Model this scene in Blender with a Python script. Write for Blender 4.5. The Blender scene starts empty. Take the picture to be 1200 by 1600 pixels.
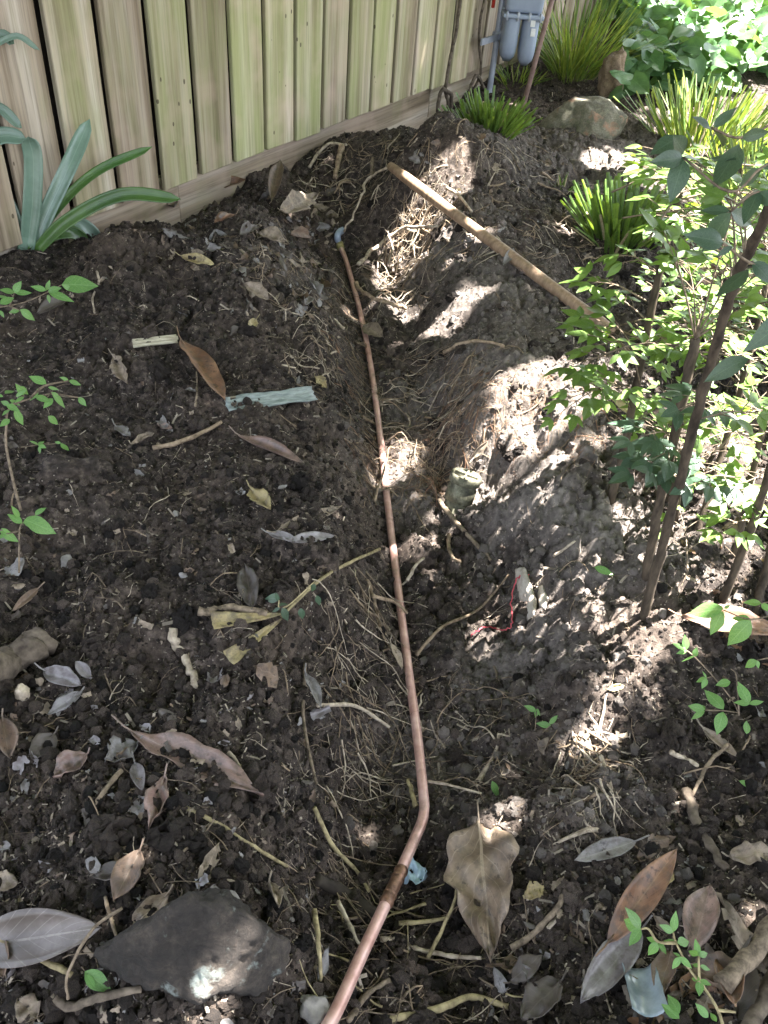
import bpy, bmesh, math, random
import numpy as np
from mathutils import Vector, Matrix, noise as mnoise

R = math.radians
rng = np.random.default_rng(7)
random.seed(7)
scene = bpy.context.scene
COL = scene.collection

# ------------------------------------------------------------------ camera
FPX, CX, CY = 1280.0, 600.0, 800.0            # focal length and centre in pixels of the 1200x1600 photograph
TH, PH = R(40.34), R(5.36)
CAMP = np.array([0.0, 0.0, 1.10])
_c, _s = math.cos(TH), math.sin(TH)
_f = np.array([0, _c, -_s]); _u0 = np.array([0, _s, _c]); _r0 = np.array([1.0, 0, 0])
_r = _r0 * math.cos(PH) + _u0 * math.sin(PH)
_u = -_r0 * math.sin(PH) + _u0 * math.cos(PH)
cam_data = bpy.data.cameras.new('camera')
cam = bpy.data.objects.new('camera', cam_data); COL.objects.link(cam)
cam_data.sensor_fit = 'VERTICAL'; cam_data.sensor_height = 24.0
cam_data.lens = 24.0 * FPX / 1600.0
cam_data.clip_start = 0.02; cam_data.clip_end = 200.0
cam.matrix_world = Matrix(((_r[0], _u[0], -_f[0], CAMP[0]), (_r[1], _u[1], -_f[1], CAMP[1]),
                           (_r[2], _u[2], -_f[2], CAMP[2]), (0, 0, 0, 1)))
scene.camera = cam

# ------------------------------------------------------------------ world, sun, exposure
SUN = np.array([0.29, 0.15, 0.945]); SUN /= np.linalg.norm(SUN)      # towards the sun: high, right and beyond
SUN_EL = math.asin(SUN[2]); SUN_AZ = math.atan2(SUN[0], SUN[1])
world = bpy.data.worlds.new('World'); scene.world = world; world.use_nodes = True
wn = world.node_tree; wn.nodes.clear()
sky = wn.nodes.new('ShaderNodeTexSky'); sky.sky_type = 'NISHITA'; sky.sun_disc = False
sky.sun_elevation = SUN_EL; sky.sun_rotation = SUN_AZ
sky.air_density = 1.0; sky.dust_density = 3.0; sky.ozone_density = 0.6
hs = wn.nodes.new('ShaderNodeHueSaturation'); hs.inputs['Saturation'].default_value = 0.45
bg = wn.nodes.new('ShaderNodeBackground'); bg.inputs['Strength'].default_value = 0.068
wo = wn.nodes.new('ShaderNodeOutputWorld')
wn.links.new(sky.outputs[0], hs.inputs['Color']); wn.links.new(hs.outputs[0], bg.inputs[0])
wn.links.new(bg.outputs[0], wo.inputs[0])
sd = bpy.data.lights.new('sun', 'SUN'); sd.energy = 5.0; sd.angle = R(0.5); sd.color = (1.0, 0.965, 0.92)
so = bpy.data.objects.new('sun', sd); COL.objects.link(so)
so.rotation_euler = Vector(SUN).to_track_quat('Z', 'Y').to_euler()
vs = scene.view_settings
vs.view_transform = 'Standard'; vs.look = 'None'; vs.gamma = 1.0; vs.exposure = 4.0
vs.use_curve_mapping = False
scene.cycles.max_bounces = 6; scene.cycles.diffuse_bounces = 3; scene.cycles.glossy_bounces = 2; scene.cycles.transmission_bounces = 3

# ------------------------------------------------------------------ helpers
def ray(px, py):
    d = _f + _r * ((px - CX) / FPX) - _u * ((py - CY) / FPX)
    return d / np.linalg.norm(d)

def at_z(px, py, z):
    d = ray(px, py); return CAMP + d * ((z - CAMP[2]) / d[2])

def at_d(px, py, dist): return CAMP + ray(px, py) * dist

def at_plane(px, py, p0, n):
    d = ray(px, py); return CAMP + d * (np.dot(p0 - CAMP, n) / np.dot(d, n))

def at_y(px, py, y):
    d = ray(px, py); return CAMP + d * ((y - CAMP[1]) / d[1])

def nrm(v):
    v = np.asarray(v, float); return v / (np.linalg.norm(v) + 1e-12)

def tag(o, label=None, cat=None, group=None, kind=None):
    if label: o['label'] = label
    if cat: o['category'] = cat
    if group: o['group'] = group
    if kind: o['kind'] = kind
    return o

def empty(name, loc=(0, 0, 0), label=None, cat=None, group=None):
    o = bpy.data.objects.new(name, None); COL.objects.link(o); o.location = Vector(loc)
    o.empty_display_size = 0.02
    return tag(o, label, cat, group)

def adopt(o, parent):
    """make o a child of parent while its coordinates stay world coordinates"""
    o.parent = parent
    o.matrix_parent_inverse = Matrix.Translation(-parent.location) if parent.type == 'EMPTY' else parent.matrix_basis.inverted()
    return o

def mesh(name, V, F, uv=None, smooth=True):
    me = bpy.data.meshes.new(name)
    me.from_pydata([tuple(map(float, v)) for v in V], [], [tuple(map(int, f)) for f in F])
    if uv is not None:
        lay = me.uv_layers.new(name='UVMap')
        idx = np.empty(len(me.loops), int); me.loops.foreach_get('vertex_index', idx)
        lay.data.foreach_set('uv', np.asarray(uv, float)[idx].ravel())
    if smooth: me.polygons.foreach_set('use_smooth', [True] * len(me.polygons))
    me.update(); return me

def obj(name, me, mat=None, parent=None, M=None):
    o = bpy.data.objects.new(name, me); COL.objects.link(o)
    if mat is not None and not me.materials: me.materials.append(mat)
    if M is not None: o.matrix_basis = M
    if parent is not None: adopt(o, parent)
    return o

class Geo:
    """collects shapes for ONE mesh"""
    def __init__(s): s.V = []; s.F = []; s.UV = []
    def add(s, V, F, UV=None):
        n = len(s.V); s.V.extend(V); s.F.extend([tuple(i + n for i in f) for f in F])
        s.UV.extend(UV if UV is not None else [(0, 0)] * len(V))
        return s
    def build(s, name, mat, parent=None, smooth=True):
        return obj(name, mesh(name, s.V, s.F, s.UV, smooth), mat, parent)

def catmull(P, n):
    P = [np.asarray(p, float) for p in P]
    if len(P) < 3:
        return [P[0] + (P[-1] - P[0]) * t for t in np.linspace(0, 1, n + 1)]
    Q = [2 * P[0] - P[1]] + P + [2 * P[-1] - P[-2]]; out = []
    for i in range(1, len(Q) - 2):
        for k in range(n):
            t = k / n; a, b, c, d = Q[i - 1], Q[i], Q[i + 1], Q[i + 2]
            out.append(.5 * (2 * b + (c - a) * t + (2 * a - 5 * b + 4 * c - d) * t * t + (3 * b - 3 * c + d - a) * t ** 3))
    out.append(P[-1]); return out

def tube(P, rad, n=8, caps=True):
    """tube along the points P; rad one number or one per point"""
    P = np.asarray(P, float); m = len(P)
    rad = np.full(m, rad) if np.isscalar(rad) else np.asarray(rad, float)
    T = np.gradient(P, axis=0); T /= np.linalg.norm(T, axis=1)[:, None] + 1e-12
    a = np.array([0, 0, 1.0]) if abs(T[0][2]) < .9 else np.array([1.0, 0, 0])
    N = nrm(np.cross(T[0], a)); V = []; UV = []
    cs = [(math.cos(2 * math.pi * k / n), math.sin(2 * math.pi * k / n)) for k in range(n)]
    for i in range(m):
        N = nrm(N - T[i] * np.dot(N, T[i])); B = np.cross(T[i], N)
        for k, (c, s) in enumerate(cs):
            V.append(P[i] + rad[i] * (N * c + B * s)); UV.append((k / n, i / max(1, m - 1)))
    F = [(i * n + k, i * n + (k + 1) % n, (i + 1) * n + (k + 1) % n, (i + 1) * n + k) for i in range(m - 1) for k in range(n)]
    if caps:
        F.append(tuple(range(n - 1, -1, -1))); F.append(tuple((m - 1) * n + k for k in range(n)))
    return V, F, UV

def box(o, ax, ay, az, sx, sy, sz):
    """box centred at o with unit axes and full sizes"""
    o = np.asarray(o, float); V = []
    for i in (-.5, .5):
        for j in (-.5, .5):
            for k in (-.5, .5): V.append(o + ax * sx * i + ay * sy * j + az * sz * k)
    return V, [(0, 1, 3, 2), (4, 6, 7, 5), (0, 4, 5, 1), (2, 3, 7, 6), (0, 2, 6, 4), (1, 5, 7, 3)]

def lathe(o, ax, prof, n=20):
    """prof: (radius, height along ax)"""
    ax = nrm(ax); a = np.array([1.0, 0, 0]) if abs(ax[0]) < .8 else np.array([0, 1.0, 0])
    X = nrm(np.cross(ax, a)); Y = np.cross(ax, X); V = []; F = []
    for r, h in prof:
        for k in range(n):
            t = 2 * math.pi * k / n; V.append(np.asarray(o) + ax * h + (X * math.cos(t) + Y * math.sin(t)) * r)
    for i in range(len(prof) - 1):
        for k in range(n): F.append((i * n + k, i * n + (k + 1) % n, (i + 1) * n + (k + 1) % n, (i + 1) * n + k))
    F.append(tuple(range(n - 1, -1, -1))); F.append(tuple((len(prof) - 1) * n + k for k in range(n)))
    return V, F

_tab = np.random.default_rng(3).random((256, 256))
def vnoise(x, y, seed=0):
    x = np.asarray(x, float) + seed * 17.31; y = np.asarray(y, float) + seed * 9.77
    xi = np.floor(x).astype(int); yi = np.floor(y).astype(int); u = x - xi; v = y - yi
    u = u * u * u * (u * (u * 6 - 15) + 10); v = v * v * v * (v * (v * 6 - 15) + 10)
    g = lambda i, j: _tab[(xi + i) & 255, (yi + j) & 255]
    return (g(0, 0) * (1 - u) + g(1, 0) * u) * (1 - v) + (g(0, 1) * (1 - u) + g(1, 1) * u) * v

# ------------------------------------------------------------------ materials
def newmat(name):
    m = bpy.data.materials.new(name); m.use_nodes = True; nt = m.node_tree
    for n in list(nt.nodes): nt.nodes.remove(n)
    out = nt.nodes.new('ShaderNodeOutputMaterial'); b = nt.nodes.new('ShaderNodeBsdfPrincipled')
    nt.links.new(b.outputs[0], out.inputs[0]); return m, nt, b, out

def N(nt, t, **kw):
    n = nt.nodes.new('ShaderNode' + t)
    for k, v in kw.items():
        if k.startswith('i_'):
            n.inputs[k[2:].replace('_', ' ')].default_value = v
        else: setattr(n, k, v)
    return n

def col(c): return (c[0], c[1], c[2], 1.0)

def ramp(nt, fac, stops):
    r = N(nt, 'ValToRGB'); e = r.color_ramp.elements
    while len(e) < len(stops): e.new(.5)
    for k, (p, c) in enumerate(stops):
        e[k].position = p; e[k].color = col(c) if not np.isscalar(c) else (c, c, c, 1)
    nt.links.new(fac, r.inputs[0]); return r.outputs[0]

def math_(nt, op, a, b=None, c=None):
    n = N(nt, 'Math', operation=op)
    for i, v in enumerate((a, b, c)):
        if v is None: continue
        if np.isscalar(v): n.inputs[i].default_value = v
        else: nt.links.new(v, n.inputs[i])
    return n.outputs[0]

def mix(nt, fac, a, b, mode='MIX'):
    n = N(nt, 'Mix', data_type='RGBA', blend_type=mode)
    for i, v in ((0, fac), (6, a), (7, b)):
        if isinstance(v, (tuple, list)): n.inputs[i].default_value = col(v)
        elif np.isscalar(v): n.inputs[i].default_value = v
        else: nt.links.new(v, n.inputs[i])
    return n.outputs[2]

def tnoise(nt, scale, vec=None, detail=4, rough=.55, out=0):
    n = N(nt, 'TexNoise', i_Scale=scale, i_Detail=detail, i_Roughness=rough)
    if vec is not None: nt.links.new(vec, n.inputs['Vector'])
    return n.outputs[out]

def coords(nt, kind='Object', scale=None, randomise=True):
    tc = N(nt, 'TexCoord'); v = tc.outputs[kind]
    if scale is not None or randomise:
        mp = N(nt, 'Mapping')
        nt.links.new(v, mp.inputs[0])
        if scale is not None: mp.inputs['Scale'].default_value = scale
        if randomise:
            oi = N(nt, 'ObjectInfo'); mu = math_(nt, 'MULTIPLY', oi.outputs['Random'], 37.0)
            cx = N(nt, 'CombineXYZ')
            for i in range(3): nt.links.new(mu, cx.inputs[i])
            nt.links.new(cx.outputs[0], mp.inputs['Location'])
        v = mp.outputs[0]
    return v

def bump(nt, b, h, strength, dist=.002):
    n = N(nt, 'Bump', i_Strength=strength, i_Distance=dist); nt.links.new(h, n.inputs['Height'])
    nt.links.new(n.outputs[0], b.inputs['Normal']); return n

def objrand(nt): return N(nt, 'ObjectInfo').outputs['Random']

def vary(nt, c, amount=.3):
    """brightness varied per object"""
    f = math_(nt, 'MULTIPLY_ADD', objrand(nt), amount, 1 - amount / 2)
    n = N(nt, 'HueSaturation'); nt.links.new(f, n.inputs['Value']); nt.links.new(c, n.inputs['Color']); return n.outputs[0]

def soil_mat(name, crumb=False, isdrylit=False):
    m, nt, b, out = newmat(name)
    v = coords(nt, 'Object', randomise=crumb)
    big = tnoise(nt, 5, v, 3); mid = tnoise(nt, 60, v, 5, .65); fine = tnoise(nt, 420, v, 3, .7)
    c = ramp(nt, mid, [(.35, (.0085, .0066, .0056)), (.53, (.040, .031, .026)), (.72, (.150, .118, .098) if not crumb else (.24, .19, .16))])
    c = mix(nt, ramp(nt, big, [(.42, 0.0), (.66, .5)]), c, mix(nt, mid, (.03, .022, .017), (.15, .108, .08)))
    at = N(nt, 'Attribute', attribute_name='dry')
    drylitc = ramp(nt, mid, [(.28, (.070, .058, .050)), (.7, (.23, .20, .178))])  # dry soil tone that also stands in for sun brightness on lit patches
    if isdrylit: c = drylitc
    if not crumb: c = mix(nt, at.outputs['Fac'], c, drylitc)
    # pale grit and shredded fibre in the soil
    vo = N(nt, 'TexVoronoi', feature='F1', i_Scale=170.0); nt.links.new(v, vo.inputs['Vector'])
    grit = math_(nt, 'LESS_THAN', vo.outputs['Distance'], .2)
    pick = math_(nt, 'GREATER_THAN', N(nt, 'SeparateColor').outputs[0], 2.0)
    sc = N(nt, 'SeparateColor'); nt.links.new(vo.outputs['Color'], sc.inputs[0])
    pick = math_(nt, 'GREATER_THAN', sc.outputs[0], .86)
    c = mix(nt, math_(nt, 'MULTIPLY', grit, math_(nt, 'MULTIPLY', pick, .8)), c, (.30, .26, .21))
    if crumb: c = vary(nt, c, 1.7 if not isdrylit else .9)
    nt.links.new(c, b.inputs['Base Color'])
    b.inputs['Roughness'].default_value = .93; b.inputs['Specular IOR Level'].default_value = .25
    h = math_(nt, 'ADD', math_(nt, 'MULTIPLY', mid, 1.0), math_(nt, 'MULTIPLY', fine, .45))
    bump(nt, b, h, 1.0, .006 if not crumb else .003)
    return m

def plain_mat(name, c1, c2, scale=30, rough=.7, spec=.3, bump_s=.3, metal=0, amount=.2, stretch=None, bd=.002, detail=5):
    m, nt, b, out = newmat(name)
    v = coords(nt, 'Object', scale=stretch); n = tnoise(nt, scale, v, detail, .6)
    c = ramp(nt, n, [(.32, c1), (.68, c2)])
    if amount: c = vary(nt, c, amount)
    nt.links.new(c, b.inputs['Base Color']); b.inputs['Roughness'].default_value = rough
    b.inputs['Specular IOR Level'].default_value = spec; b.inputs['Metallic'].default_value = metal
    if bump_s: bump(nt, b, n, bump_s, bd)
    return m

def wood_fence_mat(name, plinth=False):
    m, nt, b, out = newmat(name)
    v = coords(nt, 'Object')
    oi = N(nt, 'ObjectInfo')
    st = N(nt, 'Mapping'); st.inputs['Scale'].default_value = (1, 1, .03) if not plinth else (.03, 1, 1); nt.links.new(v, st.inputs[0])
    grain = tnoise(nt, 130, st.outputs[0], 5, .65); band = tnoise(nt, 24, st.outputs[0], 2, .5)
    c = ramp(nt, band, [(.3, (.16, .12, .08)), (.5, (.31, .25, .185)), (.7, (.46, .40, .33))])
    c = mix(nt, .6, c, ramp(nt, grain, [(.33, (.38, .35, .31)), (.52, (1, 1, 1)), (.7, (1.25, 1.2, 1.12))]), 'MULTIPLY')
    # algae: greener in streaks down the boards
    ms = N(nt, 'Mapping'); ms.inputs['Scale'].default_value = (1, 1, .22); nt.links.new(v, ms.inputs[0])
    al = tnoise(nt, 11 if not plinth else 5, ms.outputs[0], 4, .6)
    rnd = math_(nt, 'MULTIPLY_ADD', oi.outputs['Random'], .22, -.11)
    at = N(nt, 'Attribute', attribute_name='algae', attribute_type='OBJECT')
    alf = math_(nt, 'ADD', math_(nt, 'ADD', al, rnd), math_(nt, 'MULTIPLY', at.outputs['Fac'], .28))
    c = mix(nt, ramp(nt, alf, [(.42, 0.0), (.80, .78)]), c, mix(nt, grain, (.17, .19, .065), (.33, .345, .165)))
    # pinkish raw patches low down
    pk = tnoise(nt, 6, v, 3); c = mix(nt, ramp(nt, pk, [(.5, 0.0), (.72, .45)]), c, (.46, .34, .27))
    wv = N(nt, 'TexVoronoi', feature='F1', i_Scale=26.0); mk = N(nt, 'Mapping'); mk.inputs['Scale'].default_value = (1, 1, .55)
    nt.links.new(v, mk.inputs[0]); nt.links.new(mk.outputs[0], wv.inputs['Vector'])
    sc = N(nt, 'SeparateColor'); nt.links.new(wv.outputs['Color'], sc.inputs[0])
    kn = math_(nt, 'MULTIPLY', math_(nt, 'LESS_THAN', wv.outputs['Distance'], .10), math_(nt, 'GREATER_THAN', sc.outputs[1], .72))
    c = mix(nt, math_(nt, 'MULTIPLY', kn, .8), c, (.06, .045, .03))
    c = vary(nt, c, .38)
    nt.links.new(c, b.inputs['Base Color']); b.inputs['Roughness'].default_value = .85; b.inputs['Specular IOR Level'].default_value = .2
    bump(nt, b, math_(nt, 'SUBTRACT', grain, kn), .5, .0015)
    return m

def leaf_mat(name, c1, c2, vein, rough=.5, spec=.4, transl=.0, blot=None, nveins=9, slant=.55, var=.3, vs_=.5, nscale=25, back=None, dirt=0):
    """leaf with midrib and side veins; uv: u across, v from stalk to tip"""
    m, nt, b, out = newmat(name)
    tc = N(nt, 'TexCoord'); sp = N(nt, 'SeparateXYZ'); nt.links.new(tc.outputs['UV'], sp.inputs[0])
    a = math_(nt, 'ABSOLUTE', math_(nt, 'SUBTRACT', sp.outputs[0], .5))
    rib = math_(nt, 'LESS_THAN', a, .022)
    if slant == 0: rib = math_(nt, 'MAXIMUM', rib, math_(nt, 'MULTIPLY', math_(nt, 'LESS_THAN', math_(nt, 'FRACT', math_(nt, 'MULTIPLY', sp.outputs[0], 15.0)), .25), .6))
    ph = math_(nt, 'FRACT', math_(nt, 'MULTIPLY', math_(nt, 'SUBTRACT', sp.outputs[1], math_(nt, 'MULTIPLY', a, slant)), float(nveins)))
    side = math_(nt, 'LESS_THAN', ph, .09)
    vn = math_(nt, 'MAXIMUM', rib, math_(nt, 'MULTIPLY', side, .55))
    v = coords(nt, 'Object'); n = tnoise(nt, nscale, v, 5, .6)
    c = ramp(nt, n, [(.33, c1), (.66, c2)])
    if blot:
        bl = tnoise(nt, nscale * 2.7, v, 6, .7); c = mix(nt, ramp(nt, bl, [(.56, 0.0), (.64, .85)]), c, blot)
    c = mix(nt, math_(nt, 'MULTIPLY', vn, vs_), c, vein)
    if dirt:
        dn = tnoise(nt, 55, v, 7, .72); c = mix(nt, ramp(nt, dn, [(.46, 0.0), (.62, dirt)]), c, (.075, .06, .05))
    c = vary(nt, c, var)
    nt.links.new(c, b.inputs['Base Color']); b.inputs['Roughness'].default_value = rough; b.inputs['Specular IOR Level'].default_value = spec
    h = math_(nt, 'SUBTRACT', math_(nt, 'MULTIPLY', n, .5), vn)
    bump(nt, b, h, .35, .001)
    if transl > 0:
        t = N(nt, 'BsdfTranslucent'); ms = N(nt, 'MixShader'); ms.inputs[0].default_value = transl
        hs_ = N(nt, 'HueSaturation'); hs_.inputs['Saturation'].default_value = 1.15; hs_.inputs['Value'].default_value = 1.6
        nt.links.new(c, hs_.inputs['Color'])
        nt.links.new(mix(nt, .35, hs_.outputs[0], (.35, .42, .03)), t.inputs[0])
        nt.links.new(b.outputs[0], ms.inputs[1]); nt.links.new(t.outputs[0], ms.inputs[2]); nt.links.new(ms.outputs[0], out.inputs[0])
    return m

M = {}
M['soil'] = soil_mat('soil'); M['crumb'] = soil_mat('soil_crumb', True); M['drylitcrumb'] = soil_mat('dry_soil_crumb', True, True)
M['paling'] = wood_fence_mat('weathered_paling'); M['plinth'] = wood_fence_mat('weathered_plinth', True)
M['darkwood'] = plain_mat('dark_wood', (.022, .017, .013), (.06, .048, .036), 20, .9)  # root wood; on the back palings the dark tone stands for gap shade
M['bark'] = plain_mat('bark', (.045, .034, .026), (.15, .12, .09), 60, .9, .2, .8, bd=.004)
M['cane'] = plain_mat('cane_bark', (.025, .019, .014), (.095, .072, .05), 90, .85, .2, .8, stretch=(1, 1, .3), bd=.003)
M['root'] = plain_mat('root', (.10, .07, .045), (.32, .24, .165), 80, .8, .2, .5)
M['rootred'] = plain_mat('red_root', (.09, .05, .032), (.25, .155, .10), 60, .8, .2, .2)
M['rootpale'] = plain_mat('pale_root', (.16, .125, .09), (.50, .42, .32), 80, .8, .2, .7)
M['twig'] = plain_mat('twig', (.06, .045, .032), (.24, .185, .13), 110, .85, .2, .9)
M['twigy'] = plain_mat('yellow_twig', (.11, .085, .045), (.40, .33, .18), 75, .75, .3, .8)
M['chip'] = plain_mat('wood_chip', (.09, .075, .06), (.32, .27, .21), 40, .9, .2, .2, amount=1.0)
def rock_mat(name, c1, c2, c3):
    m, nt, b, out = newmat(name); v = coords(nt, 'Object', randomise=False)
    n = tnoise(nt, 18, v, 9, .68); f = tnoise(nt, 190, v, 6, .75)
    c = ramp(nt, n, [(.3, c1), (.5, c2), (.72, c3)]); c = mix(nt, .7, c, ramp(nt, f, [(.35, (.35, .33, .31)), (.6, (1, 1, 1)), (.7, (1.6, 1.5, 1.4))]), 'MULTIPLY')
    g = N(nt, 'NewGeometry'); sp = N(nt, 'SeparateXYZ'); nt.links.new(g.outputs['Normal'], sp.inputs[0])
    du = math_(nt, 'MULTIPLY', ramp(nt, sp.outputs[2], [(.35, 0.0), (.9, 1.0)]), ramp(nt, tnoise(nt, 40, v, 7, .7), [(.40, 0.0), (.56, .9)]))
    c = mix(nt, math_(nt, 'MULTIPLY', du, .6), c, ramp(nt, f, [(.35, (.018, .014, .012)), (.65, (.075, .06, .05))]))
    nt.links.new(c, b.inputs['Base Color']); b.inputs['Roughness'].default_value = .88
    bump(nt, b, math_(nt, 'ADD', n, math_(nt, 'MULTIPLY', f, .5)), 1.0, .006); return m
M['rock'] = rock_mat('rock', (.008, .0065, .0055), (.030, .023, .018), (.105, .082, .062))
M['mossrock'] = rock_mat('mossy_rock', (.09, .10, .06), (.20, .185, .13), (.36, .33, .26))
M['redrock'] = rock_mat('brown_stone', (.10, .07, .045), (.24, .17, .11), (.40, .31, .22))
M['pebble'] = plain_mat('pebble', (.14, .13, .12), (.34, .31, .28), 60, .8, .3, .6)
M['handle'] = plain_mat('handle_wood', (.14, .09, .055), (.29, .20, .13), 22, .55, .35, .25, stretch=(4, 4, .4))
PIPE = [(470,1668,.17),(520,1590,.135),(566,1490,.10),(612,1392,.062),(645,1318,.035),(659,1285,.027),(663,1262,.023),(661,1235,.02),(652,1150,.01),(640,1060,.002),
        (622,920,0),(605,780,0),(594,680,0),(582,590,0),(568,510,.002),(553,450,.006),(541,408,.012),(533,388,.018)]
pp = [at_z(*q) for q in PIPE]
PR = .0075
# ------------------------------------------------------------------ terrain
# heights of the dug bed: rows of (pixel row, [(pixel column, height in metres)])
ROWS = [
 (1600, [(0,.16),(150,.15),(300,.14),(420,.11),(520,.09),(600,.07),(750,.10),(900,.13),(1050,.15),(1200,.18)]),
 (1450, [(0,.17),(150,.17),(300,.16),(420,.13),(520,.03),(620,.015),(720,.06),(850,.10),(1000,.12),(1200,.16)]),
 (1250, [(0,.18),(200,.18),(350,.165),(470,.12),(560,.0),(650,-.01),(720,.015),(850,.08),(1000,.10),(1200,.14)]),
 (1080, [(0,.19),(200,.18),(400,.165),(500,.13),(580,.02),(640,-.025),(700,-.02),(800,.045),(950,.09),(1200,.13)]),
 (900,  [(0,.19),(200,.18),(400,.165),(535,.125),(590,.01),(620,-.03),(700,-.04),(770,-.02),(830,.08),(950,.13),(1200,.14)]),
 (770,  [(0,.19),(200,.19),(400,.17),(535,.13),(582,.01),(610,-.03),(680,-.04),(750,-.025),(800,.12),(880,.17),(1000,.15),(1200,.14)]),
 (640,  [(0,.19),(200,.19),(400,.175),(525,.13),(575,.0),(640,-.03),(690,.06),(760,.15),(850,.15),(1000,.13),(1200,.14)]),
 (520,  [(0,.19),(200,.195),(400,.18),(505,.135),(555,.0),(620,-.03),(680,.07),(740,.165),(850,.17),(950,.14),(1200,.14)]),
 (430,  [(0,.20),(200,.215),(350,.20),(475,.145),(530,.0),(600,-.03),(650,.06),(720,.18),(800,.19),(900,.16),(1000,.14),(1200,.14)]),
 (350,  [(150,.215),(300,.20),(430,.175),(495,.08),(545,-.03),(600,-.02),(650,.12),(730,.21),(850,.18),(1000,.15),(1200,.15)]),
 (275,  [(400,.15),(460,.14),(530,-.05),(585,.08),(650,.245),(740,.265),(850,.20),(1000,.15),(1200,.15)]),
 (238,  [(500,.14),(545,.13),(580,.19),(620,.27)]),
 (205,  [(535,.21),(560,.23),(590,.275),(640,.325),(740,.26),(850,.17),(1000,.15),(1200,.15)]),
 (130,  [(720,.15),(800,.15),(900,.15),(1000,.16),(1200,.18)]),
]
cp = []; cz = []
for py, row in ROWS:
    for px, z in row:
        p = at_z(px, py, z); cp.append(p[:2]); cz.append(z)
for a in range(16):
    cp.append((7 * math.cos(a * math.pi / 8), 2 + 7 * math.sin(a * math.pi / 8))); cz.append(.15)
for (x, y, z) in ((-.9, .1, .16), (-1.3, .8, .18), (-1.6, 1.6, .18), (-1.0, 2.1, .13), (-.7, 2.45, .12), (.8, .1, .16), (1.2, .8, .14), (1.7, 1.8, .14), (0, -.6, .12)):
    cp.append((x, y)); cz.append(z)
cp = np.array(cp); cz = np.array(cz)
def tpsk(d2): return .5 * d2 * np.log(d2 + 1e-9)
_n = len(cp); _A = np.zeros((_n + 3, _n + 3))
_A[:_n, :_n] = tpsk(((cp[:, None] - cp[None]) ** 2).sum(-1)) + np.eye(_n) * 4e-5
_A[:_n, _n] = 1; _A[:_n, _n + 1:] = cp; _A[_n, :_n] = 1; _A[_n + 1:, :_n] = cp.T
_w = np.linalg.solve(_A, np.concatenate([cz, np.zeros(3)]))
def tps(x, y):
    sh = np.shape(x); q = np.stack([np.ravel(x), np.ravel(y)], 1); out = np.empty(len(q))
    for i in range(0, len(q), 20000):
        k = q[i:i + 20000]; out[i:i + 20000] = tpsk(((k[:, None] - cp[None]) ** 2).sum(-1)) @ _w[:_n] + _w[_n] + k @ _w[_n + 1:]
    return out.reshape(sh)

def stretch(a, b, s0, s1):
    out = [a]; 
    while out[-1] < b: t = (out[-1] - a) / (b - a); out.append(out[-1] + s0 + (s1 - s0) * t)
    return out
def geo_out(a, s, end):
    out = [a]
    while abs(out[-1]) < end: out.append(out[-1] + s); s *= 1.35
    return out[1:]
fx = stretch(-1.45, 1.75, .0036, .0036); fy = stretch(.10, 4.4, .0029, .0105)
XS = np.array(geo_out(fx[0], -.01, 60)[::-1] + fx + geo_out(fx[-1], .01, 60))
YS = np.array(geo_out(fy[0], -.01, 60)[::-1] + fy + geo_out(fy[-1], .015, 60))
# smooth form on a coarse grid, then bilinear
gx = np.linspace(-4, 4.2, 330); gy = np.linspace(-2, 6.5, 330)
GZ = np.clip(tps(*np.meshgrid(gx, gy)), -.06, .42)
_hx, _hy = np.meshgrid(gx, gy); _hp = at_z(610, 205, .28)
_hw = np.exp(-(((_hx - _hp[0]) / .55) ** 2 + ((_hy - _hp[1] - .05) / .38) ** 2) ** 2)
GZ = np.maximum(GZ, .265 * np.exp(-(((_hx - _hp[0] - .06) / .42) ** 2 + ((_hy - _hp[1] - .10) / .24) ** 2)))     # one broad heap against the fence
for _ in range(14):
    _b = GZ.copy(); _b[1:-1, 1:-1] = (GZ[:-2, 1:-1] + GZ[2:, 1:-1] + GZ[1:-1, :-2] + GZ[1:-1, 2:] + GZ[1:-1, 1:-1]) / 5
    GZ = GZ * (1 - _hw) + _b * _hw
def bil(ax, ay, Z, x, y):
    x = np.clip(x, ax[0], ax[-1] - 1e-9); y = np.clip(y, ay[0], ay[-1] - 1e-9)
    i = np.clip(np.searchsorted(ax, x, 'right') - 1, 0, len(ax) - 2); j = np.clip(np.searchsorted(ay, y, 'right') - 1, 0, len(ay) - 2)
    u = (x - ax[i]) / (ax[i + 1] - ax[i]); v = (y - ay[j]) / (ay[j + 1] - ay[j])
    return (Z[j, i] * (1 - u) + Z[j, i + 1] * u) * (1 - v) + (Z[j + 1, i] * (1 - u) + Z[j + 1, i + 1] * u) * v
X, Y = np.meshgrid(XS, YS)
ZZ = bil(gx, gy, GZ, X, Y)
rr = np.hypot(X, Y - 2); far = np.clip((rr - 3.6) / 2.0, 0, 1); far = far * far * (3 - 2 * far)
ZZ = ZZ * (1 - far) + .16 * far
bank = at_z(1060, 60, .2)
ZZ += .16 * np.exp(-(((X - bank[0]) / 1.1) ** 2 + ((Y - bank[1]) / .9) ** 2))          # rise under the ground cover
det = np.exp(-(np.clip(rr - 2.2, 0, None) / 1.0) ** 2)
warp = .02 * (vnoise(X * 14, Y * 14, 21) - .5); Xw = X + warp; Yw = Y + .02 * (vnoise(X * 14, Y * 14, 22) - .5)
def clod(scale, seed):                       # rounded lumps with sharp creases between them
    n = vnoise(Xw * scale, Yw * scale, seed); return np.sqrt(np.abs(2 * n - 1) + .02)
lumpy = .35 + .9 * vnoise(X * 4.5, Y * 4.5, 31) ** 1.5
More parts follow.
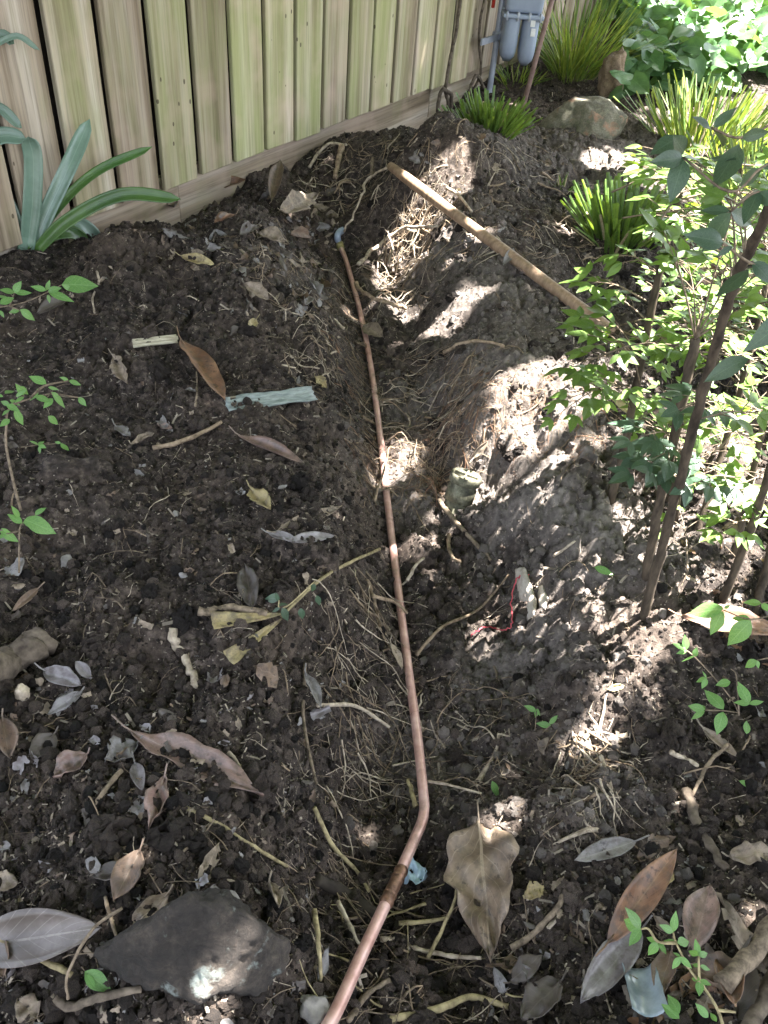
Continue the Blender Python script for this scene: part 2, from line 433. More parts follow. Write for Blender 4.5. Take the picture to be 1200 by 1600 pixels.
for px, py, r in ((840,700,.22),(880,820,.22),(760,580,.2),(700,420,.2),(820,960,.12),(300,450,.2)):      # cloddy, broken banks
    p = at_z(px, py, .14); lumpy = lumpy + .5 * np.exp(-((X - p[0]) ** 2 + (Y - p[1]) ** 2) / r ** 2)
ZZ += det * (.040 * (vnoise(X * 3.3, Y * 3.3, 1) - .5) + .046 * (vnoise(Xw * 9, Yw * 9, 2) - .5)
     + lumpy * (.030 * (clod(15, 3) - .6) + .021 * (clod(34, 4) - .6) + .012 * (clod(75, 5) - .6))
     + .0065 * (vnoise(Xw * 150, Yw * 150, 6) - .5) + .0042 * (vnoise(X * 280, Y * 280, 8) - .5))
PX = np.array(catmull(pp, 6))
for k in range(0, len(PX)):                 # the dug channel keeps clear of the pipe
    a = PX[k]; w = np.hypot(X - a[0], Y - a[1]); near_ = w < .12
    lim = a[2] - .012 + np.clip(w[near_] - .016, 0, None) * 1.35 + .006 * vnoise(X[near_] * 40, Y[near_] * 40, 77)
    ZZ[near_] = np.minimum(ZZ[near_], lim)
def H(x, y): return bil(XS, YS, ZZ, np.asarray(x, float), np.asarray(y, float))
def Hn(x, y, e=.02):
    return nrm([H(x - e, y) - H(x + e, y), H(x, y - e) - H(x, y + e), 2 * e])
_T = np.concatenate([np.arange(.45, 3.2, .006), np.arange(3.2, 14, .03)])
def hit(px, py):
    d = ray(px, py); P = CAMP[None] + d[None] * _T[:, None]
    g = P[:, 2] - H(P[:, 0], P[:, 1]); k = np.argmax(g < 0)
    if g[k] >= 0: return CAMP + d * 8
    k = max(k, 1); t = _T[k - 1] + (_T[k] - _T[k - 1]) * g[k - 1] / (g[k - 1] - g[k] + 1e-9)
    return CAMP + d * t

nx, ny = len(XS), len(YS)
gm = bpy.data.meshes.new('ground')
co = np.stack([X, Y, ZZ], -1).reshape(-1, 3).astype(np.float32)
ii = (np.arange(ny - 1)[:, None] * nx + np.arange(nx - 1)[None]).ravel()
quads = np.stack([ii, ii + 1, ii + nx + 1, ii + nx], 1).astype(np.int32)
gm.vertices.add(len(co)); gm.vertices.foreach_set('co', co.ravel())
gm.loops.add(quads.size); gm.loops.foreach_set('vertex_index', quads.ravel())
gm.polygons.add(len(quads)); gm.polygons.foreach_set('loop_start', np.arange(0, quads.size, 4, dtype=np.int32))
gm.polygons.foreach_set('use_smooth', np.ones(len(quads), bool))
gm.update(calc_edges=True)
# drier, paler spoil with sun patches painted into its colour; moist dark soil elsewhere
dry = np.zeros_like(ZZ)
for px, py, r, a in ((750,580,.20,.95),(690,390,.22,.7),(800,480,.25,.6),(850,700,.20,1.),(910,810,.16,1.),(640,680,.12,.8),(825,960,.10,.9),(830,770,.10,.8),
                     (905,1170,.12,.6),(690,1120,.10,.5),(960,250,.5,.7),(760,300,.3,.25),(500,420,.25,.25),(1080,300,.5,.3)):
    p = at_z(px, py, .14); dry = np.maximum(dry, a * np.exp(-((X - p[0]) ** 2 + (Y - p[1]) ** 2) / r ** 2))
dry *= np.clip(.45 + 1.2 * (vnoise(X * 20, Y * 20, 41) - .2), 0, 1.1)
at_ = gm.attributes.new('dry', 'FLOAT', 'POINT'); at_.data.foreach_set('value', dry.ravel().astype(np.float32))
ground = obj('ground', gm, M['soil']); tag(ground, kind='structure')
ground['label'] = 'dug over dark garden soil with a trench through it'

# ------------------------------------------------------------------ paling fence
FA = R(27.5626); FS = .18570183 * .88; FX0, FY0 = -1.00629797 * .88, 2.36868311 * .88; FZ = .22
FD = np.array([math.sin(FA), math.cos(FA), 0]); FN = np.array([math.cos(FA), -math.sin(FA), 0])     # along; out of the fence
F0 = np.array([FX0, FY0, 0])
fence = empty('paling_fence', F0, 'weathered timber paling fence with green algae behind the trench', 'fence')
frot = Matrix.Rotation(math.pi / 2 - FA, 4, 'Z')
def board_mesh(w, t, h, seed, axis=2):
    r = random.Random(seed); bm = bmesh.new(); bmesh.ops.create_cube(bm, size=1)
    for v in bm.verts:
        v.co.x = (v.co.x + .5) * w; v.co.y = (v.co.y + .5) * t; v.co.z = (v.co.z + .5) * h
    L = 2 if axis == 2 else 0
    es = [e for e in bm.edges if abs(e.verts[0].co[L] - e.verts[1].co[L]) > .5 * (h if L == 2 else w)]
    bmesh.ops.subdivide_edges(bm, edges=es, cuts=14)
    bmesh.ops.bevel(bm, geom=[e for e in bm.edges if e.calc_face_angle(0) > 1], offset=.0022, segments=1, affect='EDGES')
    s = r.random() * 50
    for v in bm.verts:
        q = v.co[L] * 3
        d = mnoise.noise((q, s, 0)) * .0022
        if L == 2: v.co.x += d
        else: v.co.z += d
        v.co.y += mnoise.noise((q * .6, s + 9, v.co.x * 3)) * .003
    me = bpy.data.meshes.new('paling'); bm.to_mesh(me); bm.free(); return me
KEND = 24
for k in range(-4, KEND + 1):
    rr_ = random.Random(100 + k)
    gap = .021 if k < 12 else rr_.choice((.014, .022, .03))
    w = FS - gap + rr_.uniform(-.002, .002)
    me = board_mesh(w, .016, 1.75, k)
    P = F0 + FD * (FS * k + gap) + FN * (.004 * rr_.random() + (.010 if k in (13, 16) else 0)) ; P[2] = FZ + rr_.uniform(-.004, .004) + (0 if k < 12 else rr_.uniform(-.02, .02))
    o = obj('paling', me, M['paling'], fence, Matrix.Translation(P) @ frot @ Matrix.Rotation(R(rr_.uniform(-.25, .25) * (1 if k < 12 else 4)), 4, 'Y'))
    o['algae'] = {-4: -.3, -3: -.3, -2: -.3, -1: -.35, 0: -.1, 1: .1}.get(k, .46 if k < 10 else (.1 if k < 14 else -.3)) + rr_.uniform(-.1, .1)
for k in range(-4, KEND + 1):           # the second row of palings, behind the gaps, coloured dark to paint their shade
    me = board_mesh(FS * .99, .014, 1.7, 300 + k)
    P = F0 + FD * (FS * (k - .45)) - FN * .06; P[2] = FZ - .01
    o = obj('back_paling', me, M['darkwood'], fence, Matrix.Translation(P) @ frot)
for (a, b_) in ((-4.2, 2.62), (2.63, 12.4), (12.43, KEND + 1)):
    me = board_mesh(FS * (b_ - a), .02, .30, 500 + int(a), 0)
    P = F0 + FD * (FS * a) - FN * .026 ; P[2] = FZ - .275
    o = obj('plinth_board', me, M['plinth'], fence, Matrix.Translation(P) @ frot); o['algae'] = -.25 if a < 5 else .0
# the end post
me = board_mesh(.10, .10, 2.0, 900); P = F0 + FD * (FS * (KEND + 1)) - FN * .02; P[2] = .0
obj('post', me, M['paling'], fence, Matrix.Translation(P) @ frot)['algae'] = -.2

# ------------------------------------------------------------------ copper pipe
def copper_mat():
    m, nt, b, out = newmat('copper')
    v = coords(nt, 'Object', randomise=False); n = tnoise(nt, 35, v, 5, .6); n2 = tnoise(nt, 300, v, 3, .6)
    c = ramp(nt, n, [(.3, (.43, .235, .195)), (.55, (.58, .36, .31)), (.75, (.68, .48, .435))])
    dust = ramp(nt, tnoise(nt, 18, v, 6, .7), [(.54, 0.0), (.70, .8)])
    c = mix(nt, dust, c, (.24, .18, .15))
    nt.links.new(c, b.inputs['Base Color'])
    b.inputs['Metallic'].default_value = .3
    rg = math_(nt, 'MULTIPLY_ADD', dust, .35, .36); nt.links.new(rg, b.inputs['Roughness'])
    bump(nt, b, n2, .12, .0006); return m
M['copper'] = copper_mat()
M['brass'] = plain_mat('brazed_copper', (.07, .04, .028), (.30, .17, .11), 110, .45, .4, .3, .6, 0)
M['olive'] = plain_mat('tarnished_brass', (.20, .17, .07), (.42, .36, .18), 70, .5, .4, .2, .3, 0)
M['bluegrey'] = plain_mat('blue_grey_plastic', (.22, .27, .36), (.34, .40, .50), 30, .45, .4, .1, 0, 0)
pc = catmull(pp, 8)
pipe = empty('copper_pipe', pp[3], 'long copper water pipe lying along the trench, bent near the front', 'pipe')
g = Geo(); g.add(*tube(pc, PR, 20)); g.build('tube', M['copper'], pipe)
ja, jb = at_z(602, 1413, .071), at_z(628, 1358, .048); jd = nrm(jb - ja); jl = np.linalg.norm(jb - ja)
g = Geo(); g.add(*lathe(ja, jd, [(PR*1.02, -.002), (PR*1.12, .0), (PR*1.26, .003), (PR*1.26, .006), (PR*1.12, .009), (PR*1.12, jl-.009), (PR*1.26, jl-.006), (PR*1.26, jl-.003), (PR*1.12, jl), (PR*1.02, jl+.002)], 28))
coup = g.build('coupling', M['brass'], pipe)
for q in (.017, jl - .017):
    g = Geo(); g.add(*lathe(ja + jd * (q - .0015), jd, [(PR*1.12, 0), (PR*1.2, .0008), (PR*1.2, .0022), (PR*1.12, .003)], 28)); g.build('ring', M['brass'], coup)
e0 = pp[-1]; ed = nrm(pp[-1] - pp[-2])
g = Geo(); g.add(*lathe(e0 - ed * .004, ed, [(PR*1.05, 0), (PR*1.45, .004), (PR*1.45, .016), (PR*1.7, .018), (PR*1.7, .034), (PR*1.35, .038), (PR*1.35, .046)], 18)); g.build('nut', M['olive'], pipe)
ep = [e0 + ed * .040, at_z(527, 371, .045), at_z(530, 363, .055), at_z(538, 359, .052), at_z(545, 358, .030), at_z(549, 358, -.02), at_z(551, 358, -.09)]
g = Geo(); g.add(*tube(catmull(ep, 6), PR * 1.45, 16)); g.build('elbow', M['bluegrey'], pipe)

# ------------------------------------------------------------------ wooden tool handle lying on the spoil heap
for lift in np.arange(0, .5, .01):          # let it rest on the crest of the heap
    qa = hit(650, 330) ; da = np.linalg.norm(hit(700, 330) - CAMP) + .10 - lift; db = np.linalg.norm(hit(958, 522) - CAMP) - .012
    ha, hb = at_d(608, 258, da), at_d(956, 518, db)
    seg = ha[None] + (hb - ha)[None] * np.linspace(0, 1, 60)[:, None]
    if (seg[:, 2] - H(seg[:, 0], seg[:, 1])).min() > .004: break
hax = nrm(hb - ha); hl = np.linalg.norm(hb - ha)
hp = [ha + hax * hl * t + np.array([0, 0, .0]) for t in np.linspace(0, 1, 24)]
hr = [.005, .0125] + [.0158 + .0007 * math.sin(i * .7) for i in range(21)] + [.0145]
hp[1] = ha + hax * .006
g = Geo(); g.add(*tube(hp, hr, 20))
tag(g.build('tool_handle', M['handle']), 'brown wooden tool handle lying across the spoil heap', 'tool handle')

# ------------------------------------------------------------------ old capped pipe standing in the trench
def capmat():
    m, nt, b, out = newmat('mossy_pipe'); v = coords(nt, 'Object', randomise=False)
    n = tnoise(nt, 45, v, 7, .65); n2 = tnoise(nt, 140, v, 5, .7)
    c = ramp(nt, n, [(.34, (.03, .028, .02)), (.5, (.11, .105, .065)), (.68, (.25, .24, .17))])
    c = mix(nt, ramp(nt, n2, [(.55, 0.0), (.65, .8)]), c, (.045, .04, .03))
    nt.links.new(c, b.inputs['Base Color']); b.inputs['Roughness'].default_value = .8; bump(nt, b, n2, .5, .002); return m
M['mosspipe'] = capmat()
c0 = at_z(710, 800, -.02); c1 = at_z(729, 742, .065); cax = nrm(c1 - c0); cl = np.linalg.norm(c1 - c0)
capo = empty('capped_drain_pipe', c0, 'short mossy drain pipe with a ridged cap sticking out of the trench bank', 'drain pipe')
g = Geo(); g.add(*lathe(c0 - cax * .06, cax, [(.027, 0), (.027, .06 + cl * .35)], 28)); g.build('stub', M['mosspipe'], capo)
g = Geo(); g.add(*lathe(c0 + cax * cl * .33, cax, [(.0268, 0), (.031, .002), (.031, cl * .33), (.0285, cl * .36), (.0285, cl * .5)], 28)); g.build('collar', M['mosspipe'], capo)
g = Geo(); g.add(*lathe(c0 + cax * cl * .80, cax, [(.029, 0), (.0335, .002), (.0335, .016), (.032, .019), (.0295, .0195), (.0285, .0155), (.0001, .0155)], 28)); cp_ = g.build('cap', M['mosspipe'], capo)
tx = nrm(np.cross(cax, [0, 0, 1])); ty = np.cross(cax, tx); top = c0 + cax * (cl * .80 + .0175)
for a in (.3, .3 + math.pi / 2):
    d = tx * math.cos(a) + ty * math.sin(a); e = np.cross(cax, d)
    g = Geo(); g.add(*box(top, d, e, cax, .050, .004, .006)); g.build('ridge', M['mosspipe'], cp_, False)

# ------------------------------------------------------------------ gas meter
M['metergrey'] = plain_mat('meter_grey_paint', (.22, .26, .33), (.28, .32, .40), 12, .45, .4, .05, .0, 0)
M['galv'] = plain_mat('galvanised', (.24, .26, .31), (.36, .38, .43), 25, .5, .4, .15, .3, 0)
M['brownpipe'] = plain_mat('dull_copper', (.16, .10, .085), (.28, .19, .16), 30, .6, .3, .2, .2, 0)
M['white'] = plain_mat('white_label', (.62, .62, .60), (.72, .72, .70), 80, .6, .3, 0, 0, 0)
M['red'] = plain_mat('red_paint', (.42, .03, .02), (.50, .05, .03), 30, .5, .4, .1, 0, 0)
Z = np.array([0, 0, 1.0])
UPZ = np.array([0, 0, 1.0])
m0 = at_z(765, 140, .15)
MN = nrm((CAMP - m0) * np.array([1, 1, 0])); MN = nrm(MN + np.array([.12, .0, 0])); MD = np.cross(UPZ, MN)
meter = empty('gas_meter', m0, 'grey twin lobed gas meter on pipes by the far end of the fence', 'gas meter')
mp_ = lambda px, py, off=0: at_plane(px, py, m0 + MN * off, MN)
u_ = lambda p: float(np.dot(p - m0, MD))
MR = .017
lt = mp_(778, -40)
g = Geo(); g.add(*tube([m0 - Z * .1, m0, m0 + Z * .22, m0 + Z * .9], MR * .8, 14)); g.build('inlet_pipe', M['galv'], meter)
cz_ = mp_(772, 52)[2]
g = Geo(); g.add(*lathe(np.array([m0[0], m0[1], cz_ - .025]), Z, [(MR, 0), (MR * 1.35, .004), (MR * 1.35, .03), (MR, .034)], 12)); g.build('clamp', M['galv'], meter)
ba = np.array([m0[0], m0[1], cz_ - .01]) + FN * .02
g = Geo(); g.add(*box(ba - FD * .085 - FN * .01, FD, FN, Z, .20, .008, .026)); g.build('bracket', M['galv'], meter, False)
# lobes: two rounded bellows housings under a flange
lobz = mp_(800, 92)[2]; fl = mp_(800, 18)[2]; W0 = u_(mp_(780, 50)); W1 = u_(mp_(838, 50)); lw = (W1 - W0) / 2
for i in range(2):
    cc = W0 + lw * (.5 + i); G = Geo(); V = []; F = []; nL = 18; rows = 9
    for r_ in range(rows):
        t = r_ / (rows - 1); z = fl + (lobz - (.012 * i) - fl) * t
        k = math.sqrt(max(0, 1 - max(0, (t - .62) / .38) ** 2)); k = max(k, .05)
        for a in range(nL):
            an = 2 * math.pi * a / nL; ca, sa = math.cos(an), math.sin(an)
            ca = math.copysign(abs(ca) ** .7, ca); sa = math.copysign(abs(sa) ** .7, sa)
            V.append(m0 + MD * (cc + ca * lw * .45 * (.35 + .65 * k)) + MN * (.055 + sa * .060 * k) + Z * (z - m0[2]))
    F = [(r_ * nL + a, r_ * nL + (a + 1) % nL, (r_ + 1) * nL + (a + 1) % nL, (r_ + 1) * nL + a) for r_ in range(rows - 1) for a in range(nL)]
    F.append(tuple((rows - 1) * nL + a for a in range(nL))); G.add(V, F); G.build('lobe', M['metergrey'], meter)
midu = (W0 + W1) / 2
def bev(o, w=.006):
    md = o.modifiers.new('bevel', 'BEVEL'); md.width = w; md.segments = 3; return o
g = Geo(); g.add(*box(m0 + MD * midu + MN * .055 + Z * (fl - m0[2]), MD, MN, Z, (W1 - W0) * 1.08, .14, .018)); flg = bev(g.build('flange', M['metergrey'], meter))
g = Geo(); g.add(*box(m0 + MD * midu + MN * .052 + Z * (fl + .15 - m0[2]), MD, MN, Z, (W1 - W0) * .98, .115, .28)); bev(g.build('head', M['metergrey'], meter), .02)
for q in (-.44, -.15, .15, .44):
    g = Geo(); g.add(*lathe(m0 + MD * (midu + q * (W1 - W0)) + MN * .12 + Z * (fl - .016 - m0[2]), Z, [(.006, 0), (.007, .002), (.007, .03), (.005, .034)], 6)); g.build('bolt', M['galv'], flg)
for py_ in (36, 51):
    p = mp_(833, py_, .116); g = Geo(); g.add(*box(p, MD, MN, Z, .02, .002, .03)); g.build('sticker', M['white'], meter, False)
ob = at_z(817, 168, .15); ot = ob + np.array([0, 0, 1]) * .55 + MD * .06
g = Geo(); g.add(*tube([ob - Z * .1, ob, ob + (ot - ob) * .5, ot], MR * .62, 14)); g.build('outlet_pipe', M['brownpipe'], meter)
pr = mp_(770, 12, .02); g = Geo(); g.add(*tube([pr, pr + Z * .12], .008, 8)); g.build('valve_lever', M['red'], meter)

# ------------------------------------------------------------------ rocks
def rock(name, label, cat, c, rx, ry, rz, mat, seed, rot=0, sub=5, rough=.22, flat=0, cuts=5, tilt=0):
    bm = bmesh.new(); bmesh.ops.create_icosphere(bm, subdivisions=sub, radius=1); r = random.Random(seed)
    planes = [(Vector((r.gauss(0, 1), r.gauss(0, 1), r.gauss(0, .8))).normalized(), r.uniform(.62, .85)) for _ in range(cuts)]
    for v in bm.verts:
        p = v.co.normalized()
        for n_, d_ in planes:
            t = p.dot(n_)
            if t > d_: p = p - n_ * (t - d_) * .85
        s_ = 1 + rough * mnoise.fractal(p * 1.6 + Vector((seed, 0, 0)), .9, 2, 4) + rough * .22 * mnoise.fractal(p * 7 + Vector((0, seed, 0)), .8, 2, 4)
        p = p * s_; v.co = Vector((p.x * rx, p.y * ry, p.z * rz))
    me = bpy.data.meshes.new(name); bm.to_mesh(me); bm.free()
    me.polygons.foreach_set('use_smooth', [True] * len(me.polygons))
    o = obj(name, me, mat, None, Matrix.Translation(Vector(c)) @ Matrix.Rotation(rot, 4, 'Z') @ Matrix.Rotation(tilt, 4, 'X'))
    return tag(o, label, cat)
def lichen(mname, base, c):
    m = base.copy(); m.name = mname; nt = m.node_tree; b = [n for n in nt.nodes if n.type == 'BSDF_PRINCIPLED'][0]
    src = b.inputs['Base Color'].links[0].from_socket; v = coords(nt, 'Object', randomise=False)
    f = ramp(nt, tnoise(nt, 13, v, 6, .65), [(.57, 0.0), (.64, .85)])
    nt.links.new(mix(nt, f, src, c), b.inputs['Base Color']); return m
M['rocklichen'] = lichen('lichen_rock', M['rock'], (.22, .25, .23))
M['boulder'] = lichen('mossy_boulder', M['mossrock'], (.30, .17, .11))
def hull_rock(name, label, cat, pts, mat, seed, amp=.004, freq=22, sub=5):
    """broken stone: convex hull of picked points, subdivided and roughened"""
    bm = bmesh.new()
    for px, py, z in pts: bm.verts.new(Vector(hit(px, py) + UPZ * z))
    bmesh.ops.convex_hull(bm, input=bm.verts[:]); c = sum((v.co for v in bm.verts), Vector()) / len(bm.verts)
    bmesh.ops.triangulate(bm, faces=bm.faces[:])
    bmesh.ops.subdivide_edges(bm, edges=bm.edges[:], cuts=sub, use_grid_fill=True)
    bmesh.ops.smooth_vert(bm, verts=bm.verts[:], factor=.5, use_axis_x=True, use_axis_y=True, use_axis_z=True)
    bmesh.ops.subdivide_edges(bm, edges=bm.edges[:], cuts=2, use_grid_fill=True)
    bm.normal_update()
    for v in bm.verts:
        q = v.co * freq + Vector((seed, 0, 0)); v.co = v.co + v.normal * amp * (mnoise.fractal(q, .8, 2, 5) + .5 * abs(mnoise.noise(q * .6)))
    for v in bm.verts: v.co -= c
    me = bpy.data.meshes.new(name); bm.to_mesh(me); bm.free(); me.polygons.foreach_set('use_smooth', [True] * len(me.polygons))
    return tag(obj(name, me, mat, None, Matrix.Translation(c)), label, cat)
hull_rock('rock', 'large dark rock half buried in the soil at the front left', 'rock', [(140,1502,.012),(190,1490,.04),(262,1462,.06),(330,1432,.06),(372,1440,.055),(415,1465,.04),(456,1490,.02),
   (300,1482,.115),(400,1488,.085),(225,1505,.075),(440,1525,.01),(410,1552,.005),(330,1562,.02),(285,1566,.018),(200,1540,.012),(300,1500,-.08),(420,1500,-.06),(190,1510,-.06)], M['rocklichen'], 4, .0075, 26)
p = hit(915, 212); rock('boulder', 'rounded mossy boulder on the soil near the far plants', 'boulder', p + np.array([.0, .05, .015]), .19, .13, .115, M['boulder'], 11, -.2, 5, .15)
p = hit(952, 152); rock('standing_stone', 'brown upright stone beside the tall grassy tuft', 'stone', p + np.array([0, .05, .06]), .065, .06, .14, M['redrock'], 5, .3, 4, .2)
p = hit(490, 1577); rock('pebble', 'pale grey pebble beside the pipe at the front edge', 'pebble', p + np.array([0, 0, .005]), .017, .016, .013, M['pebble'], 8, 0, 4)
p = hit(36, 1087); rock('pebble', 'cream coloured stone on the soil by the left edge', 'pebble', p + np.array([0, 0, .006]), .011, .010, .014, M['rootpale'], 14, 0, 4)
p = hit(100, 748); rock('soil_clod', 'big dark lump of soil under the small sprig at left', 'clod', p + np.array([0, .02, -.015]), .075, .05, .045, M['soil'], 21, .1, 5, .25)
p = hit(600, 418)
# ------------------------------------------------------------------ leaves and plants: helpers
def leaf_geo(L=1., W=.4, nu=8, nv=4, shape='ell', curl=0., bend=0., fold=0., wav=0., seed=0, torn=0., twist=0.):
    """a leaf along +X, upper side +Z; nv cells across"""
    r = random.Random(seed); V = []; UV = []; F = []; s0 = r.random() * 90
    for i in range(nu + 1):
        t = i / nu
        if shape == 'ell': w = max(0, math.sin(math.pi * min(1, t ** .92))) ** .78
        elif shape == 'lance': w = max(0, math.sin(math.pi * t ** .78)) ** 1.05
        elif shape == 'ovate': w = max(0, math.sin(math.pi * t ** .62)) ** .85
        elif shape == 'heart': w = max(0, math.sin(math.pi * (t * .93 + .07) ** .55)) ** .62
        elif shape == 'strap': w = min(1, .55 + t * 1.5) * (1 if t < .86 else math.sqrt(max(0, 1 - ((t - .86) / .14) ** 2)))
        elif shape == 'cut': w = min(1, .5 + t * 2) * (1 - .12 * t)
        elif shape == 'fan': w = .08 + .92 * t ** .85
        else: w = 1
        for j in range(nv + 1):
            u = j / nv; y = (u - .5) * w * W
            if torn: y *= 1 + torn * mnoise.noise((t * 7 + s0, (1 if u > .5 else -1) * 3.3, 0))
            a = abs(u - .5) * 2
            x = t * L + (torn * .12 * L * mnoise.noise((u * 5, s0, t * 5)) if torn else 0)
            if shape == 'heart' and t < .2: x -= .16 * L * a * (1 - t / .2)
            z = curl * (a * w) ** 2 * W + fold * a * w * W + bend * L * math.sin(math.pi * .5 * t) * t + wav * W * mnoise.noise((t * 4.5 + s0, u * 3, s0))
            tw = twist * (t - .5) * y
            V.append(np.array([x, y, z + tw])); UV.append((u, t))
    for i in range(nu):
        for j in range(nv):
            if torn and i > 0 and mnoise.noise((i * 1.7 + s0, j * 1.9, s0)) > .62 - torn * .5 and (j in (0, nv - 1) or r.random() < .05): continue
            a = i * (nv + 1) + j; F.append((a, a + nv + 1, a + nv + 2, a + 1))
    return V, F, UV

def frame(o, x, n, s=1.0, sy=None):
    x = nrm(x); n = np.asarray(n, float); y = nrm(np.cross(n, x)); z = np.cross(x, y); sy = s if sy is None else sy
    return Matrix(((x[0] * s, y[0] * sy, z[0] * sy, o[0]), (x[1] * s, y[1] * sy, z[1] * sy, o[1]), (x[2] * s, y[2] * sy, z[2] * sy, o[2]), (0, 0, 0, 1)))

def xform(V, Mx):
    A = np.array(Mx); return list(np.asarray(V) @ A[:3, :3].T + A[:3, 3])

def jit(n, a): return nrm(np.asarray(n, float) + rng.normal(0, a, 3))

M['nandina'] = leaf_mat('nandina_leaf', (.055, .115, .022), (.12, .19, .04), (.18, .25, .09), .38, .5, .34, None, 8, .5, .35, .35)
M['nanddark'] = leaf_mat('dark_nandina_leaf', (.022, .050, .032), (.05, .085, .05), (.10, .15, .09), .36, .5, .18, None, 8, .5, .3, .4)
M['sprig'] = leaf_mat('young_leaf', (.085, .20, .06), (.16, .30, .085), (.28, .42, .18), .42, .45, .32, None, 6, .5, .25, .45)
M['clivia'] = leaf_mat('strap_leaf', (.03, .085, .02), (.09, .18, .04), (.13, .23, .07), .22, .55, .15, None, 1, 0, .35, .3, 6)
M['clivblue'] = leaf_mat('bluish_strap_leaf', (.065, .115, .08), (.18, .26, .20), (.24, .33, .26), .18, .55, .10, None, 1, 0, .25, .3, 6)
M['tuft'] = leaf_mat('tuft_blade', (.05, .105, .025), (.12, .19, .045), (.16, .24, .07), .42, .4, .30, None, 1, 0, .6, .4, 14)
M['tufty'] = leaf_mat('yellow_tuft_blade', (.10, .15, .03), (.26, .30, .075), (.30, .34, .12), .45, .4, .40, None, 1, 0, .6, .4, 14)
M['straw'] = plain_mat('dead_blade', (.24, .19, .10), (.45, .38, .23), 20, .8, .2, .1, amount=.5)
M['ivy'] = leaf_mat('round_green_leaf', (.045, .12, .045), (.10, .21, .07), (.17, .29, .12), .40, .45, .30, None, 5, .9, .55, .35)
M['backleaf'] = leaf_mat('background_leaf', (.06, .14, .035), (.15, .25, .06), (.20, .30, .10), .45, .4, .38, None, 5, .6, .6, .3)

LEAFLET = [mesh('leaflet', *leaf_geo(1, .40 + .05 * k, 7, 4, 'lance', -.12, -.10 - .05 * k, .18, .05, k)) for k in range(4)]
def leaflet_mesh(mat):
    out = []
    for k, me in enumerate(LEAFLET):
        m2 = me.copy(); m2.materials.append(mat); out.append(m2)
    return out
for _m in LEAFLET: pass
LF = {k: leaflet_mesh(M[k]) for k in ('nandina', 'nanddark', 'sprig')}

UP = np.array([0, 0, 1.0])
def leaf_px(parent, b, t, dist, kind='sprig', slope=0., nj=.35, tocam=.45):
    """one leaflet from pixel b (stalk) to pixel t (tip), dist metres from the lens"""
    B = at_d(b[0], b[1], dist); T = at_d(t[0], t[1], dist + slope)
    n = jit(UP * (1 - tocam) - ray(*b) * tocam, nj * .5); L = np.linalg.norm(T - B)
    return obj('leaf', random.choice(LF[kind]), None, parent, frame(B, T - B, n, L, L * random.uniform(.85, 1.15)))

def sprig(name, label, org, sc, leaves, stems, ref, lift, kind='sprig', stem_r=.0016, mat='twig', cat='seedling', nj=.35):
    """small plant read off the photograph: org, sc map the listed numbers to pixels; ref is a pixel of the ground at its foot"""
    q = lambda p: (org[0] + p[0] / sc, org[1] + p[1] / sc)
    foot = hit(*ref); D = np.linalg.norm(foot - CAMP) - lift
    root = empty(name, foot, label, cat)
    for st in stems:
        pts = [at_d(*q(p), D + (p[2] if len(p) > 2 else 0) + .004) for p in st]
        g = Geo(); c = catmull(pts, 4); g.add(*tube(c, list(np.linspace(stem_r * 1.3, stem_r * .7, len(c))), 6)); g.build('stem', M[mat], root)
    for lf in leaves:
        leaf_px(root, q(lf[0:2]), q(lf[2:4]), D + rng.uniform(-.008, .008), kind, rng.uniform(-.012, .012), nj)
    return root

# ------------------------------------------------------------------ strap leaved plant by the fence
def strap(parent, pts, w, mat, name='leaf', twist=0., face=None):
    """strap leaf along 3-D points, w its full width"""
    c = np.array(catmull(pts, 6)); n = len(c); T = np.gradient(c, axis=0); V = []; UV = []; F = []; nv = 6
    for i in range(n):
        t = i / (n - 1); tt = nrm(T[i]); a = nrm(np.cross(tt, face if face is not None else (CAMP - c[i]) * .7 + UP * .5))
        nn = np.cross(a, tt); ww = w * (min(1, .75 + t)) * (1 if t < .8 else math.sqrt(max(.0, 1 - ((t - .8) / .2) ** 2.2)))
        for j in range(nv + 1):
            u = j / nv - .5; V.append(c[i] + a * u * ww + nn * (-.35 * (1 - 4 * u * u) * ww * .5)); UV.append((j / nv, t))
    for i in range(n - 1):
        for j in range(nv): k = i * (nv + 1) + j; F.append((k, k + 1, k + nv + 2, k + nv + 1))
    o = obj(name, mesh(name, V, F, UV), mat, parent); md = o.modifiers.new('solid', 'SOLIDIFY'); md.thickness = .0012; return o
cb = hit(48, 392); cd = np.linalg.norm(cb - CAMP)
cliv = empty('strap_leaf_plant', cb, 'strap leaved plant with broad arching green leaves in front of the fence', 'plant')
